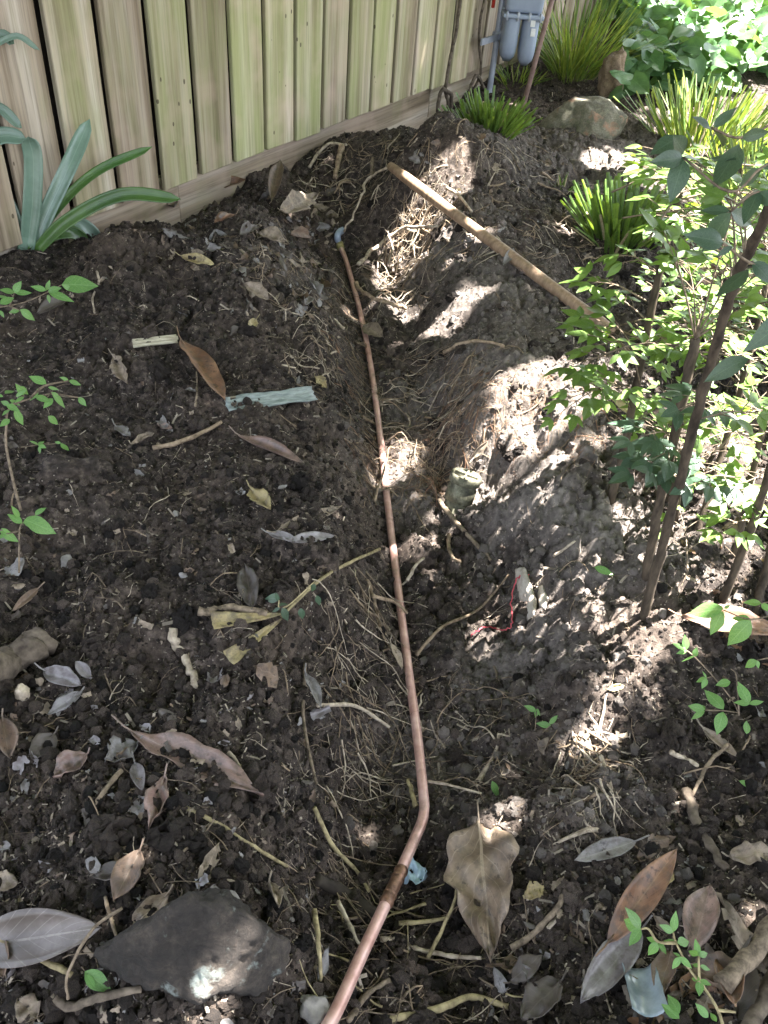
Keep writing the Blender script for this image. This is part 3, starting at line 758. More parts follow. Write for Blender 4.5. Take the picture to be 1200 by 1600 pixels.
for pix, w, mt in (
    ([(50,392,0),(72,335,-.02),(105,265,-.03),(140,186,.0)], .038, 'clivblue'), ([(42,392,0),(50,320,-.03),(52,250,-.05),(44,214,-.06)], .042, 'clivblue'),
    ([(48,392,0),(85,330,.0),(150,268,.03),(238,229,.05)], .022, 'clivia'), ([(52,396,0),(105,345,-.05),(190,304,-.10),(282,311,-.16)], .032, 'clivia'),
    ([(48,392,.02),(0,352,.05),(-60,345,.03),(-110,380,0)], .045, 'clivblue'), ([(46,392,.02),(70,318,.08),(110,298,.14),(165,318,.18)], .038, 'clivblue'),
    ([(50,392,.03),(90,350,.08),(130,352,.10),(160,382,.12)], .036, 'clivblue'), ([(44,392,.01),(10,318,.03),(-40,296,.03),(-90,300,0)], .042, 'clivblue'),
    ([(50,392,.03),(70,370,.05),(110,362,.08),(138,378,.1)], .034, 'clivia'), ([(44,392,.03),(20,300,.08),(40,262,.12),(70,250,.16)], .026, 'clivia'),
    ([(44,392,.0),(0,300,-.02),(-20,240,-.05),(-80,200,-.1)], .045, 'clivblue')):
    strap(cliv, [at_d(a, b, cd + d) for a, b, d in pix], w, M[mt])
up_ = empty('strap_leaf_plant', at_d(-60, 330, cd - .1), 'bluish strap leaves reaching into the picture at the left edge', 'plant')
for pix, w in (([(-60,330,-.1),(-40,240,-.1),(0,212,-.1),(40,216,-.1)], .036), ([(-60,330,-.1),(-40,200,-.1),(-5,168,-.1),(34,200,-.1)], .024),
               ([(-60,330,-.1),(-60,140,-.1),(-5,58,-.1),(22,68,-.1)], .022), ([(-60,330,-.1),(-40,120,-.12),(18,57,-.12),(62,78,-.12)], .012)):
    strap(up_, [at_d(a, b, cd + d) for a, b, d in pix], w, M['clivblue'])
# ------------------------------------------------------------------ grassy tufts
def tuft(name, label, px, py, n, L, w, spread, mats, cut=True, rx=.05, ry=.05, lean=(0, 0), dead=.08):
    foot = hit(px, py); root = empty(name, foot, label, 'grass tuft')
    for k in range(len(mats)): pass
    bl = {}
    for m_ in mats + ['straw']:
        bl[m_] = []
        for k in range(3):
            V, F, UV = leaf_geo(1, w / L, 8, 2, 'cut' if cut else 'lance', 0, [.16, .30, .5][k] * (.55 if cut else 1.1), .32, .02, k + 5)
            V = [np.array([-v[2], v[1], v[0]]) for v in V]     # grows up, bends to +x... outward
            V = [np.array([v[0] * -1, v[1], v[2]]) for v in V]
            me = mesh('blade', V, F, UV); me.materials.append(M[m_]); bl[m_].append(me)
    for i in range(n):
        r = math.sqrt(rng.random()); a = rng.random() * 2 * math.pi
        ox, oy = r * rx * math.cos(a), r * ry * math.sin(a)
        tilt = spread * (r ** 1.2) * rng.uniform(.7, 1.15) + rng.normal(0, .05)
        m_ = 'straw' if rng.random() < dead else mats[rng.integers(len(mats))]
        l = L * rng.uniform(.72, 1.1) * (1 if m_ != 'straw' else .7); az = a + rng.normal(0, .35)
        p = (foot[0] + ox, foot[1] + oy, float(H(foot[0] + ox, foot[1] + oy)) - .012)
        Mx = Matrix.Translation(p) @ Matrix.Rotation(lean[0], 4, 'Y') @ Matrix.Rotation(lean[1], 4, 'X') @ Matrix.Rotation(az, 4, 'Z') @ Matrix.Rotation(tilt, 4, 'Y') @ Matrix.Rotation(rng.normal(0, .6), 4, 'Z') @ Matrix.Scale(l, 4)
        obj('blade', bl[m_][rng.integers(3)], None, root, Mx)
    return root
tuft('grass_tuft', 'low clipped green tuft at the foot of the gas meter pipes', 762, 200, 170, .13, .0095, .75, ['tuft'], True, .085, .07)
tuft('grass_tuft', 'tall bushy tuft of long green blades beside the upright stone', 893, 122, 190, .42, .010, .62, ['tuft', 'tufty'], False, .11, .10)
tuft('grass_tuft', 'clipped tuft with flat cut blades next to the leafy shrub', 968, 380, 170, .165, .012, .62, ['tuft'], True, .085, .07, (-.05, 0))
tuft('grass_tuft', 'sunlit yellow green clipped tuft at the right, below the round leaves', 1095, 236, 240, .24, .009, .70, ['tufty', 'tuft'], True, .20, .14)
tuft('grass_tuft', 'small grass seedling tuft on bare soil by the clipped tuft', 880, 292, 16, .07, .006, .8, ['tuft'], False, .02, .02)
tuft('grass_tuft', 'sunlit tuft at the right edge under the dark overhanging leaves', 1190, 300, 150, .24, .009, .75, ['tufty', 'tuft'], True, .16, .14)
tuft('grass_tuft', 'short grass growing behind the gas meter pipes', 808, 128, 60, .12, .007, .9, ['tuft', 'tufty'], False, .09, .07)

# ------------------------------------------------------------------ round leaved ground cover on the bank
HEART = [mesh('leaf', *leaf_geo(1, .95, 7, 6, 'heart', .10 * (k - 1), -.12 * k, .12, .08, k + 40)) for k in range(3)]
for me in HEART: me.materials.append(M['ivy'])
HEARTB = [me.copy() for me in HEART]
cover = empty('ground_cover', hit(1040, 120), 'dense round leaved green ground cover on the far bank', 'ground cover')
def inside(px, py):
    return 930 + .25 * py < px < 1262 - (0 if py < 30 else .0) * py and py < 158 - max(0, (px - 1100)) * .25
cand = []
while len(cand) < 1500:
    px, py = rng.uniform(905, 1265), rng.uniform(-55, 160)
    if py > 45 and px < 975 + (py - 45) * -.1 and px < 962: continue
    if not inside(px, py): continue
    p = hit(px, py)
    if p[1] > 9: continue
    cand.append(p)
cand.sort(key=lambda p: p[1])
restg = Geo()
for i, p in enumerate(cand):
    s = rng.uniform(.055, .105); h = rng.uniform(.02, .20) * min(1, 2.2 * np.linalg.norm(p[:2] - CAMP[:2]) / 6)
    a = rng.uniform(0, 2 * math.pi); n = jit((-.15, -.55, .75), .33)
    d = nrm(np.array([math.cos(a), math.sin(a), -.25])); d = nrm(d - n * np.dot(d, n))
    Mx = frame(p + UP * h, d, n, s)
    if i % 5 == 0 and i // 5 < 300: obj('leaf', HEART[i % 3], None, cover, Mx)
    else:
        V, F, UV = leaf_geo(1, .95, 4, 4, 'heart', .1 * (i % 3 - 1), -.15, .12, .08, i); restg.add(xform(V, Mx), F, UV)
o = restg.build('foliage', M['ivy'], cover); o['kind'] = 'stuff'

# background shrubs in full sun beyond the bank
def bush(name, label, c, rx, ry, rz, n, s, mat, seed):
    r = np.random.default_rng(seed); root = empty(name, (c[0], c[1], float(H(c[0], c[1]))), label, 'shrub'); g = Geo()
    base = leaf_geo(1, .5, 3, 2, 'ovate', 0, -.15, .15)
    for i in range(n):
        d = nrm(r.normal(0, 1, 3)); q = r.random() ** .4
        lob = 1 + .28 * mnoise.noise(Vector(d * 2.3) + Vector((seed, 0, 0)))
        p = np.array(c) + d * q * lob * np.array([rx, ry, rz]); p[2] = max(p[2], .12)
        nn = nrm(d * .5 + UP * .6 + r.normal(0, .4, 3)); dd = r.normal(0, 1, 3); dd = nrm(dd - nn * np.dot(dd, nn))
        g.add(xform(base[0], frame(p, dd, nn, s * r.uniform(.6, 1.2))), base[1], base[2])
    o = g.build('foliage', M[mat], root); o['kind'] = 'stuff'
    for k in range(5):
        a = r.uniform(0, 6.28); g = Geo(); f = np.array([c[0], c[1], H(c[0], c[1]) - .05])
        g.add(*tube([f, f + np.array([math.cos(a) * rx * .3, math.sin(a) * ry * .3, rz * .7]), f + np.array([math.cos(a) * rx * .6, math.sin(a) * ry * .6, rz * 1.5])], [.02, .014, .006], 6)); g.build('stem', M['bark'], root)
    return root
bush('shrub', 'leafy green shrub behind the end of the fence', (1.35, 7.3, .55), .9, .7, .6, 1500, .10, 'backleaf', 3)
bush('shrub', 'sunlit pale green shrub beyond the ground cover at top right', (3.0, 7.6, .45), 1.2, .8, .55, 1700, .10, 'backleaf', 5)
bush('shrub', 'bright sunlit foliage at the far right edge above the yellow tuft', (2.35, 5.0, .25), .55, .6, .34, 1100, .06, 'backleaf', 8)
bush('shrub', 'dark leafy shrub at the very back of the garden', (2.2, 9.6, .9), 2.6, .9, 1.2, 2200, .13, 'backleaf', 13)

# ------------------------------------------------------------------ leafy shrub with bare canes (right)
nb = hit(990, 800)
shrub = empty('nandina_shrub', nb, 'leafy shrub with bare upright canes on the right side of the trench', 'shrub')
def cane(pix, r0, r1, knots=True, name='cane', mat='cane', par=None):
    """pix: first point stands on the ground; the rest given by pixel and forward distance"""
    P = [hit(*pix[0][:2]) - UP * .02] + [at_y(*q) for q in pix[1:]]
    c = catmull(P, 7); n = len(c); rad = [r0 + (r1 - r0) * i / (n - 1) for i in range(n)]
    if knots: rad = [q * (1 + .16 * abs(math.sin(i * .9)) ** 8 + .05 * math.sin(i * 2.3)) for i, q in enumerate(rad)]
    c = [p + rng.normal(0, r0 * .12, 3) for p in c]
    g = Geo(); g.add(*tube(c, rad, 9)); g.build(name, M[mat], par or shrub); return c
y1 = hit(956, 785)[1]; y2 = hit(1012, 900)[1]; y3 = hit(1008, 965)[1]; y4 = hit(1120, 930)[1]
C1 = cane([(956,785),(985,650,y1+.02),(1015,500,y1+.03),(1040,385,y1+.04),(1062,300,y1+.06)], 0.0076, 0.0053)
C2 = cane([(1012,900),(1030,790,y2+.01),(1058,660,y2+.02),(1088,530,y2+.03)], 0.0076, 0.0071)
C3 = cane([(1008,965),(1035,850,y3+.0),(1070,720,y3-.02),(1110,570,y3-.05),(1145,450,y3-.08),(1190,350,y3-.12),(1230,250,y3-.15)], 0.0076, 0.0045)
C4 = cane([(1130,935),(1165,850,y4),(1195,760,y4-.02),(1230,650,y4-.03)], 0.0072, 0.0053)
C5 = cane([(1040,780),(1075,690,y2+.15),(1120,560,y2+.18),(1150,460,y2+.2)], .006, .004)
C6 = cane([(1090,830),(1130,700,y2+.2),(1170,560,y2+.22),(1200,430,y2+.24)], .006, .004)
C7 = cane([(1150,880),(1180,720,y2+.1),(1205,600,y2+.12)], .006, .004)
C8 = cane([(1060,810),(1068,720,y2+.12),(1085,640,y2+.14)], .004, .003)
C9 = cane([(1180,960),(1200,880,y4+.02),(1215,800,y4+.03)], .008, .006)
allc = [np.array(c) for c in (C1, C2, C3, C4, C5, C6, C7, C8)]
leaves = []; stemg = Geo()
def frond(A, B, ln, nodes=4, kind='nandina'):
    """compound leaf from A to B: paired side stalks, each ending in three leaflets"""
    A, B = np.asarray(A, float), np.asarray(B, float); D = B - A; Ld = np.linalg.norm(D); d = nrm(D)
    sag = UP * Ld * .10; P = [A, A + D * .5 + sag, B]; c = catmull(P, 5)
    stemg.add(*tube(c, list(np.linspace(.0016, .0007, len(c))), 4))
    side = nrm(np.cross(d, UP)); up = np.cross(side, d)
    def tri(p, dr, l):
        n = jit(UP * .75 + up * .3 - ray(600, 800) * .15, .28)
        for a, k in ((0, 1.), (.95, .82), (-.95, .82)):
            dd = nrm(dr * math.cos(a) + np.cross(n, dr) * math.sin(a) - UP * .18); leaves.append((p, dd, n, l * k * rng.uniform(.8, 1.15), kind))
    for i in range(nodes):
        t = .35 + .6 * i / nodes; p = c[int(t * (len(c) - 1))]; sl = Ld * .42 * (1 - t * .6)
        for s in (-1, 1):
            if rng.random() < .12: continue
            dr = jit(d * .75 + side * s * .8, .12); e = p + dr * sl; stemg.add(*tube([p, (p + e) / 2 + UP * .002, e], [.0009, .0008, .0006], 4)); tri(e, dr, ln)
    tri(B, d, ln)
def near(p):
    best = min(((np.linalg.norm(c - p, axis=1).min(), k) for k, c in enumerate(allc))); c = allc[best[1]]
    return c[np.linalg.norm(c - p, axis=1).argmin()]
# sunlit sprays hanging over the heap on the left side of the shrub
for (a, b, yy, l) in (((985,590),(862,655),y1-.05,.031),((990,560),(880,575),y1-.02,.036),((1000,530),(895,510),y1,.036),((1010,470),(905,440),y1+.03,.036),
                      ((985,620),(880,625),y1-.08,.034),((1010,500),(940,460),y1+.08,.036),((995,560),(930,540),y1-.1,.038),((985,640),(945,600),y1-.1,.036),
                      ((1000,600),(960,505),y1-.05,.031),((1020,420),(960,400),y1+.1,.036),((990,620),(920,600),y1-.02,.034)):
    frond(at_y(*a, y1 + .02), at_y(*b, yy), l, 3)
for k in range(235):                       # the body of the shrub
    px, py = rng.uniform(1000, 1240), (rng.uniform(240, 850) if k < 190 else rng.uniform(250, 640))
    if py > 700 and px < 1060: continue
    yy = rng.uniform(y2 + .03 if px < 1130 else y3 - .05, y1 + .9); B = at_y(px, py, yy)
    if B[2] < H(B[0], B[1]) + .05: continue
    A = near(B) ; A = A if np.linalg.norm(A - B) < .35 else B + np.array([.10, .05, -.08])
    if np.linalg.norm(A - B) < .06: A = B + nrm(np.array([rng.normal(), rng.normal(), -.6])) * .14
    frond(A, B, rng.uniform(.023, .035), int(rng.integers(2, 5)))
for (px, py) in ((985,690),(1010,720),(1040,745),(1075,760),(1100,740),(1130,780),(1150,760),(1095,690),(1060,640),(985,740),(1120,830),(1180,800)):
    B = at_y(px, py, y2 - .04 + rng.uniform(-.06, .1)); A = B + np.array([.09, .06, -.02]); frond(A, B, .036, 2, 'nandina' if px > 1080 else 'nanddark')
# dark leaves close to the lens, top right
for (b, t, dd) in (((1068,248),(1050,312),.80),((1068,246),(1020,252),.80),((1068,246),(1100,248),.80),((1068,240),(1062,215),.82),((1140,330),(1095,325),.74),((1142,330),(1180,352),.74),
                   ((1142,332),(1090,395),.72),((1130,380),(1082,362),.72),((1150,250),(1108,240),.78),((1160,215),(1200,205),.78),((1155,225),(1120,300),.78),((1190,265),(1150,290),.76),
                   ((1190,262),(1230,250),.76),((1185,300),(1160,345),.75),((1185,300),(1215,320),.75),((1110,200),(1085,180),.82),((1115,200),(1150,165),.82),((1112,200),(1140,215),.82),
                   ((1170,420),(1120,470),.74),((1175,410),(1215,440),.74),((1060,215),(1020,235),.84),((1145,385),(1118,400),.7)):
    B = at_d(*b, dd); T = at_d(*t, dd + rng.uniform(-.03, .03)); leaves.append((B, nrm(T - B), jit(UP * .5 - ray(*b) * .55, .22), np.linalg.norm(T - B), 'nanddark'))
for st in ([(1230,250,.76),(1190,262,.76),(1140,300,.76),(1068,246,.80)], [(1230,330,.75),(1185,300,.75),(1142,330,.74)], [(1230,180,.8),(1160,215,.79),(1112,200,.82)], [(1230,420,.75),(1175,412,.74),(1130,380,.72)]):
    stemg.add(*tube(catmull([at_d(*q) for q in st], 5), .0011, 5))
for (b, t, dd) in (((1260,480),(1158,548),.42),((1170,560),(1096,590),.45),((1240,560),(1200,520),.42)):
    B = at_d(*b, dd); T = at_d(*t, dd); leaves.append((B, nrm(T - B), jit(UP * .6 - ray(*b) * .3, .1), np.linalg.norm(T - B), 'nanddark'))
leaves.sort(key=lambda q: -q[3] / np.linalg.norm(q[0] - CAMP))
step = 0; rest = {'nandina': Geo(), 'nanddark': Geo()}
LG = [leaf_geo(1, .42, 5, 2, 'lance', -.12, -.15, .18, .05, k) for k in range(3)]
for i, (p, d, n, l, kind) in enumerate(leaves):
    n = nrm(n - d * np.dot(n, d)); Mx = frame(p, d, n, l)
    if i < 290: obj('leaf', LF[kind][i % 4], None, shrub, Mx)
    else: V, F, UV = LG[i % 3]; rest[kind].add(xform(V, Mx), F, UV)
for kind, g in rest.items():
    if g.V: g.build('foliage', M[kind], shrub)['kind'] = 'stuff'
stemg.build('leaf_stalks', M['twig'], shrub)['kind'] = 'stuff'

# ------------------------------------------------------------------ seedlings and sprigs
sprig('seedling', 'bright green compound leaved seedling over brown leaves at the front right', (800, 1150), 3.0,
  [(603,905,548,800),(603,905,510,855),(603,905,550,980),(755,920,768,820),(755,920,695,885),(770,970,705,955),(775,970,842,955),(685,965,625,940),(685,965,635,1035),(685,965,725,1020),
   (790,1035,748,1095),(790,1035,840,1090),(790,1035,755,1012),(875,1030,860,950),(875,1030,822,1000),(875,1030,924,1015),(880,1078,935,1095),(880,1078,840,1070),(880,1145,838,1130),(880,1145,932,1165),(880,1150,880,1208),
   (785,1300,730,1205),(785,1325,700,1250),(920,1320,865,1255),(960,1340,925,1290)],
  [[(1000,1400),(965,1285),(900,1180),(830,1090),(770,970),(755,920)],[(770,970),(685,965),(640,905),(603,905)],[(830,1090),(790,1035)],[(900,1180),(880,1145),(876,1080),(875,1030)],[(965,1285),(1050,1295)]],
  (1120, 1590), .10, 'sprig', .0014, 'twigy')
sprig('seedling', 'green seedling with paired leaves on bare soil below the shrub at right', (850, 800), 3.4286,
  [(962,1060,866,940),(960,1070,930,1190),(862,1060,768,1035),(862,1065,785,1110),(862,1060,835,1025),(1100,1030,1040,905),(1100,1030,1022,1010),(1100,1030,1178,1010),
   (760,740,760,660),(760,740,693,695),(765,745,710,755),(805,775,733,795),(805,775,815,730),(870,890,850,850),(870,890,808,905),(870,890,850,945),(1000,910,922,920),(1085,1190,1090,1110)],
  [[(760,740),(805,775),(905,880),(1010,1010),(1045,1090)],[(862,1062),(960,1065),(1040,1075)],[(905,880),(870,890)],[(1045,1090),(1030,880),(1000,840)]], (1150, 1125), .05, 'sprig', .0010, 'twig')
sprig('leafy_branch', 'low branch with large pale green leaves above the rusty leaf at right', (850, 800), 3.4286,
  [(960,520,770,530),(960,520,915,490),(960,530,885,660),(1105,575,1000,560),(1108,580,980,720),(1165,490,1070,475),(1165,490,1215,530),(965,515,995,500),(1140,795,1070,830),(1140,795,1155,840)],
  [[(1260,470),(1165,490)],[(1260,540),(1105,575),(960,525)],[(1260,770),(1140,795)]], (1180, 1010), .10, 'sprig', .0012, 'twig', 'branch')
sprig('leafy_branch', 'green leafy branch entering at the left edge over the mound', (0, 400), 4.0,
  [(90,230,0,200),(90,230,120,155),(90,230,200,225),(290,215,190,185),(290,215,310,150),(300,240,310,295),(300,225,465,280),(300,220,380,195),(385,180,610,165),(385,180,470,220),(0,300,85,250),(125,340,50,345),(125,335,230,400),(0,340,25,385),(-20,260,40,240)],
  [[(-120,350),(0,320),(150,290),(290,230),(385,180)],[(60,310),(90,230)],[(60,312),(125,340)]], (60, 520), .22, 'sprig', .0012, 'twig', 'branch')
S5 = [(290,800,180,740),(300,820,370,835),(320,850,420,945),(330,890,270,945),(430,780,375,755),(430,780,510,800),(490,885,540,935),(300,1000,370,1055),(240,830,225,870),(120,820,190,860),(150,880,90,910),(150,870,100,800),
      (220,880,320,900),(60,900,130,930),(60,930,0,905),(60,960,10,990),(90,960,150,1060),(30,860,90,830),(20,880,-30,860),(60,1020,0,1060),(240,860,180,900),(100,880,160,830),(40,930,120,960)]
sprig('sprig', 'small leafy sprig on a thin brown stem at the left edge', (0, 400), 4.0, S5,
  [[(130,1590,.02),(90,1440,.01),(40,1200),(40,1060),(60,950),(190,890),(320,860)],[(190,890),(250,830),(300,805),(430,780)],[(320,860),(490,885)],[(60,950),(150,870)]], (40, 800), .07, 'sprig', .0018, 'twig')
sprig('sprig', 'tiny pale sprig just above the big soil lump at left', (0, 400), 4.0, [(240,1180,190,1150),(240,1180,285,1195),(245,1190,250,1235),(240,1180,275,1150),(380,1170,340,1160),(380,1170,430,1225)], [[(130,1195),(240,1182),(380,1170)]], (60, 705), .02, 'sprig', .0008, 'twig')
sprig('sprig', 'little green sprig on a reddish stem at the left edge, mid height', (0, 800), 2.0, [(70,35,25,5),(72,35,130,15),(75,25,182,58),(0,60,62,92),(20,70,-20,85),(60,20,40,-20),(110,10,140,-20),(30,65,5,50),(75,28,110,45)], [[(60,190,.02),(60,100),(66,40),(110,8)],[(60,60),(20,68)]], (30, 895), .06, 'sprig', .0012, 'twig')
sprig('seedling', 'tiny two leaved green seedling right of the pipe at mid trench', (450, 1100), 2.6667, [(1035,30,985,5),(1035,20,1055,50),(1095,90,1033,80),(1090,85,1122,45),(1040,20,1030,60)], [[(1030,110),(1035,30)],[(1060,120),(1092,90)]], (850, 1145), .02, 'sprig', .0007, 'twig')
sprig('sprig', 'dark green leaf cluster lying by the yellow folded leaf', (0, 800), 2.0, [(875,270,822,268),(870,280,862,250),(880,300,905,342),(875,300,848,312),(985,225,970,250),(990,260,1000,295),(940,300,945,338),(870,290,895,285)], [[(885,300),(910,285),(985,215)],[(870,305),(872,275)]], (440, 985), .015, 'nanddark', .0010, 'twigy')
sprig('fallen_leaf', 'curled single green leaf on dark soil above the big torn leaf', (450, 1100), 2.6667, [(850,320,880,395)], [[(846,300),(850,320)]], (776, 1235), .008, 'sprig', .0006, 'twig', 'leaf')
sprig('fallen_leaf', 'glossy green fallen leaf on the soil near the right edge', (850, 800), 3.4286, [(1045,1440,1140,1480)], [[(1030,1430),(1045,1440)]], (1165, 1228), .008, 'sprig', .0006, 'twig', 'leaf')
sprig('fallen_leaf', 'green leaf scrap between the sunny hollow and the cane feet', (850, 800), 3.4286, [(270,295,375,330)], [[(262,285),(270,295)]], (945, 892), .012, 'sprig', .0006, 'twig', 'leaf')
sprig('fallen_leaf', 'bright green leaf scrap tucked beside the front rock', (0, 1150), 2.0, [(265,735,345,800),(270,745,300,790)], [[(255,720),(265,735)]], (150, 1540), .012, 'sprig', .0006, 'twig', 'leaf')

# ------------------------------------------------------------------ unseen tree added to shade the bed, crown gaps shaped for the sun patches
ZP = .12
def onto(p): return np.asarray(p[:2]) - SUN[:2] * ((p[2] - ZP) / SUN[2])
PATCH = []
for px, py, rx, ry in ((672,342,48,24),(640,372,34,26),(612,425,24,40),(700,500,22,40),(780,462,26,12),(830,484,30,10),(884,362,40,16),(735,558,50,12),(800,595,34,15),(640,690,22,30),
                       (620,745,20,45),(600,640,10,30),(577,568,12,20),(860,690,70,14),(830,765,20,30),(925,800,50,28),(905,860,28,26),(945,838,30,18),(818,930,20,55),(830,1000,20,28),
                       (915,1165,30,30),(690,1112,26,14),(960,1072,16,12),(715,1195,14,12),(620,490,50,14),(960,255,55,16),(930,205,9,30),(1000,660,60,22),(1060,640,40,26),(760,990,20,14),
                       (1010,275,40,30),(860,1010,16,16),(680,1060,16,16),(1010,1060,14,12),(760,1120,20,16)):
    p = hit(px, py); d = np.linalg.norm(p - CAMP); PATCH.append((onto(p), rx * d / FPX * .8, ry * d / FPX * 1.05))
for t in (.13, .24, .31, .44):
    PATCH.append((onto(ha + hax * hl * t), .035, .03))
for px, py, yy, r in ((865,650,y1-.05,.04),(885,570,y1-.02,.04),(900,510,y1,.045),(930,440,y1+.03,.07),(1000,420,y1+.1,.12),(1100,450,y1+.25,.26),(1180,420,y1+.3,.25),(1160,560,y2+.1,.13),(1100,640,y2+.1,.08),(1150,700,y2,.09),(1060,560,y1,.05),(1190,800,y2,.08)):
    PATCH.append((onto(at_y(px, py, yy)), r, r))
PATCH += [(onto(hit(1185, 120)), .42, .80), (onto(hit(1180, 230)), .38, .34), (onto(hit(1080, 190)), .26, .20), (onto(hit(1190, 330)), .30, .25), (onto(hit(1140, 80)), .40, .60), (onto(hit(1060, 40)), .10, .25), (onto(hit(1000, 70)), .12, .12)]
tree = empty('shade_tree', (3.6, 3.4, .15), 'unseen tree added to shade the bed, crown gapped for the sun patches', 'tree')
g = Geo(); cr = np.array([.9, 2.9, 3.2]); tb = np.array([3.6, 3.4, .1])
g.add(*tube(catmull([tb, tb + (0, .05, 1.), tb + (-.15, 0, 1.8), tb + (-.4, -.1, 2.8), tb + (-.8, -.3, 3.8)], 5), list(np.linspace(.17, .06, 21)), 12))
for k in range(8):
    a = rng.uniform(0, 6.28); e = cr + np.array([math.cos(a) * rng.uniform(.8, 2.6), math.sin(a) * rng.uniform(1.2, 3.0), rng.uniform(.3, .7)]); s = tb + np.array([-.3, -.1, rng.uniform(2.0, 2.8)])
    g.add(*tube(catmull([s, (s + e) / 2 + UP * .3, e], 5), list(np.linspace(.05, .012, 11)), 7))
g.build('trunk', M['bark'], tree)
LQ = leaf_geo(1, .45, 3, 2, 'ell', -.1, -.1, .1)
cg = Geo(); cnt = 0
n_can = 34000
CX_ = rng.uniform(-3.2, 3.0, n_can); CY_ = rng.uniform(-1.6, 6.6, n_can); CZ_ = rng.uniform(2.5, 3.3, n_can)
PC = np.array([q[0] for q in PATCH]); PRX = np.array([q[1] for q in PATCH]); PRY = np.array([q[2] for q in PATCH])
def unit(v): return v / (np.linalg.norm(v, axis=1)[:, None] + 1e-12)
e = ((CX_ + .1) / 3.1) ** 2 + ((CY_ - 2.3) / 4.2) ** 2; k = ~((e > .8) & (rng.random(n_can) < (e - .8) / .35))
CP = np.stack([CX_, CY_, np.full(n_can, ZP)], 1)[k] + SUN[None] * ((CZ_[k] - ZP) / SUN[2])[:, None]
CN = unit(SUN[None] + rng.normal(0, .35, CP.shape)); CD = rng.normal(0, 1, CP.shape); CD = unit(CD - CN * (CD * CN).sum(1)[:, None]); CL = rng.uniform(.15, .23, len(CP))
def clear(P_, D_, N_, L_):
    """leaves whose shade keeps out of the sunny gaps"""
    ok = np.ones(len(P_), bool); Wd = np.cross(N_, D_) * (L_ * .18)[:, None]
    for t, w in ((-.5, 0), (-.25, 1), (-.25, -1), (0, 0), (.25, 1), (.25, -1), (.5, 0)):
        Q = P_ + D_ * (L_ * t)[:, None] + Wd * w; G_ = Q[:, :2] - SUN[None, :2] * ((Q[:, 2] - ZP) / SUN[2])[:, None]
        ok &= ((((G_[:, None, 0] - PC[None, :, 0]) / PRX) ** 2 + ((G_[:, None, 1] - PC[None, :, 1]) / PRY) ** 2) > 1).all(1)
    return ok
ok = clear(CP, CD, CN, CL) | (rng.random(len(CP)) < .004)
sm = [np.repeat(a[~ok], 4, 0) for a in (CP, CD, CN, CL)]                 # small leaves fill in round the edges of the gaps
sm[0] = sm[0] + sm[1] * (sm[3] * rng.uniform(-.5, .5, len(sm[3])))[:, None] + np.cross(sm[2], sm[1]) * (sm[3] * rng.uniform(-.35, .35, len(sm[3])))[:, None]; sm[3] = sm[3] * .36
o2 = clear(*sm); CP, CD, CN, CL = [np.concatenate([a[ok], b_[o2]]) for a, b_ in zip((CP, CD, CN, CL), sm)]
LV = np.array(LQ[0]) - np.array([.5, 0, 0]); CYv = np.cross(CN, CD); nl = len(CP)
V = (CP[:, None] + CL[:, None, None] * (LV[None, :, 0, None] * CD[:, None] + LV[None, :, 1, None] * CYv[:, None] + LV[None, :, 2, None] * CN[:, None])).reshape(-1, 3)
Fq = (np.array(LQ[1])[None] + (np.arange(nl) * len(LV))[:, None, None]).reshape(-1, 4)
cm = bpy.data.meshes.new('crown'); cm.vertices.add(len(V)); cm.vertices.foreach_set('co', V.astype(np.float32).ravel())
cm.loops.add(Fq.size); cm.loops.foreach_set('vertex_index', Fq.astype(np.int32).ravel()); cm.polygons.add(len(Fq)); cm.polygons.foreach_set('loop_start', np.arange(0, Fq.size, 4, dtype=np.int32)); cm.update(calc_edges=True)
uvl = cm.uv_layers.new(name='UVMap'); uvl.data.foreach_set('uv', np.tile(np.array(LQ[2]), (nl, 1))[Fq.ravel()].astype(np.float32).ravel())
obj('crown', cm, M['backleaf'], tree)
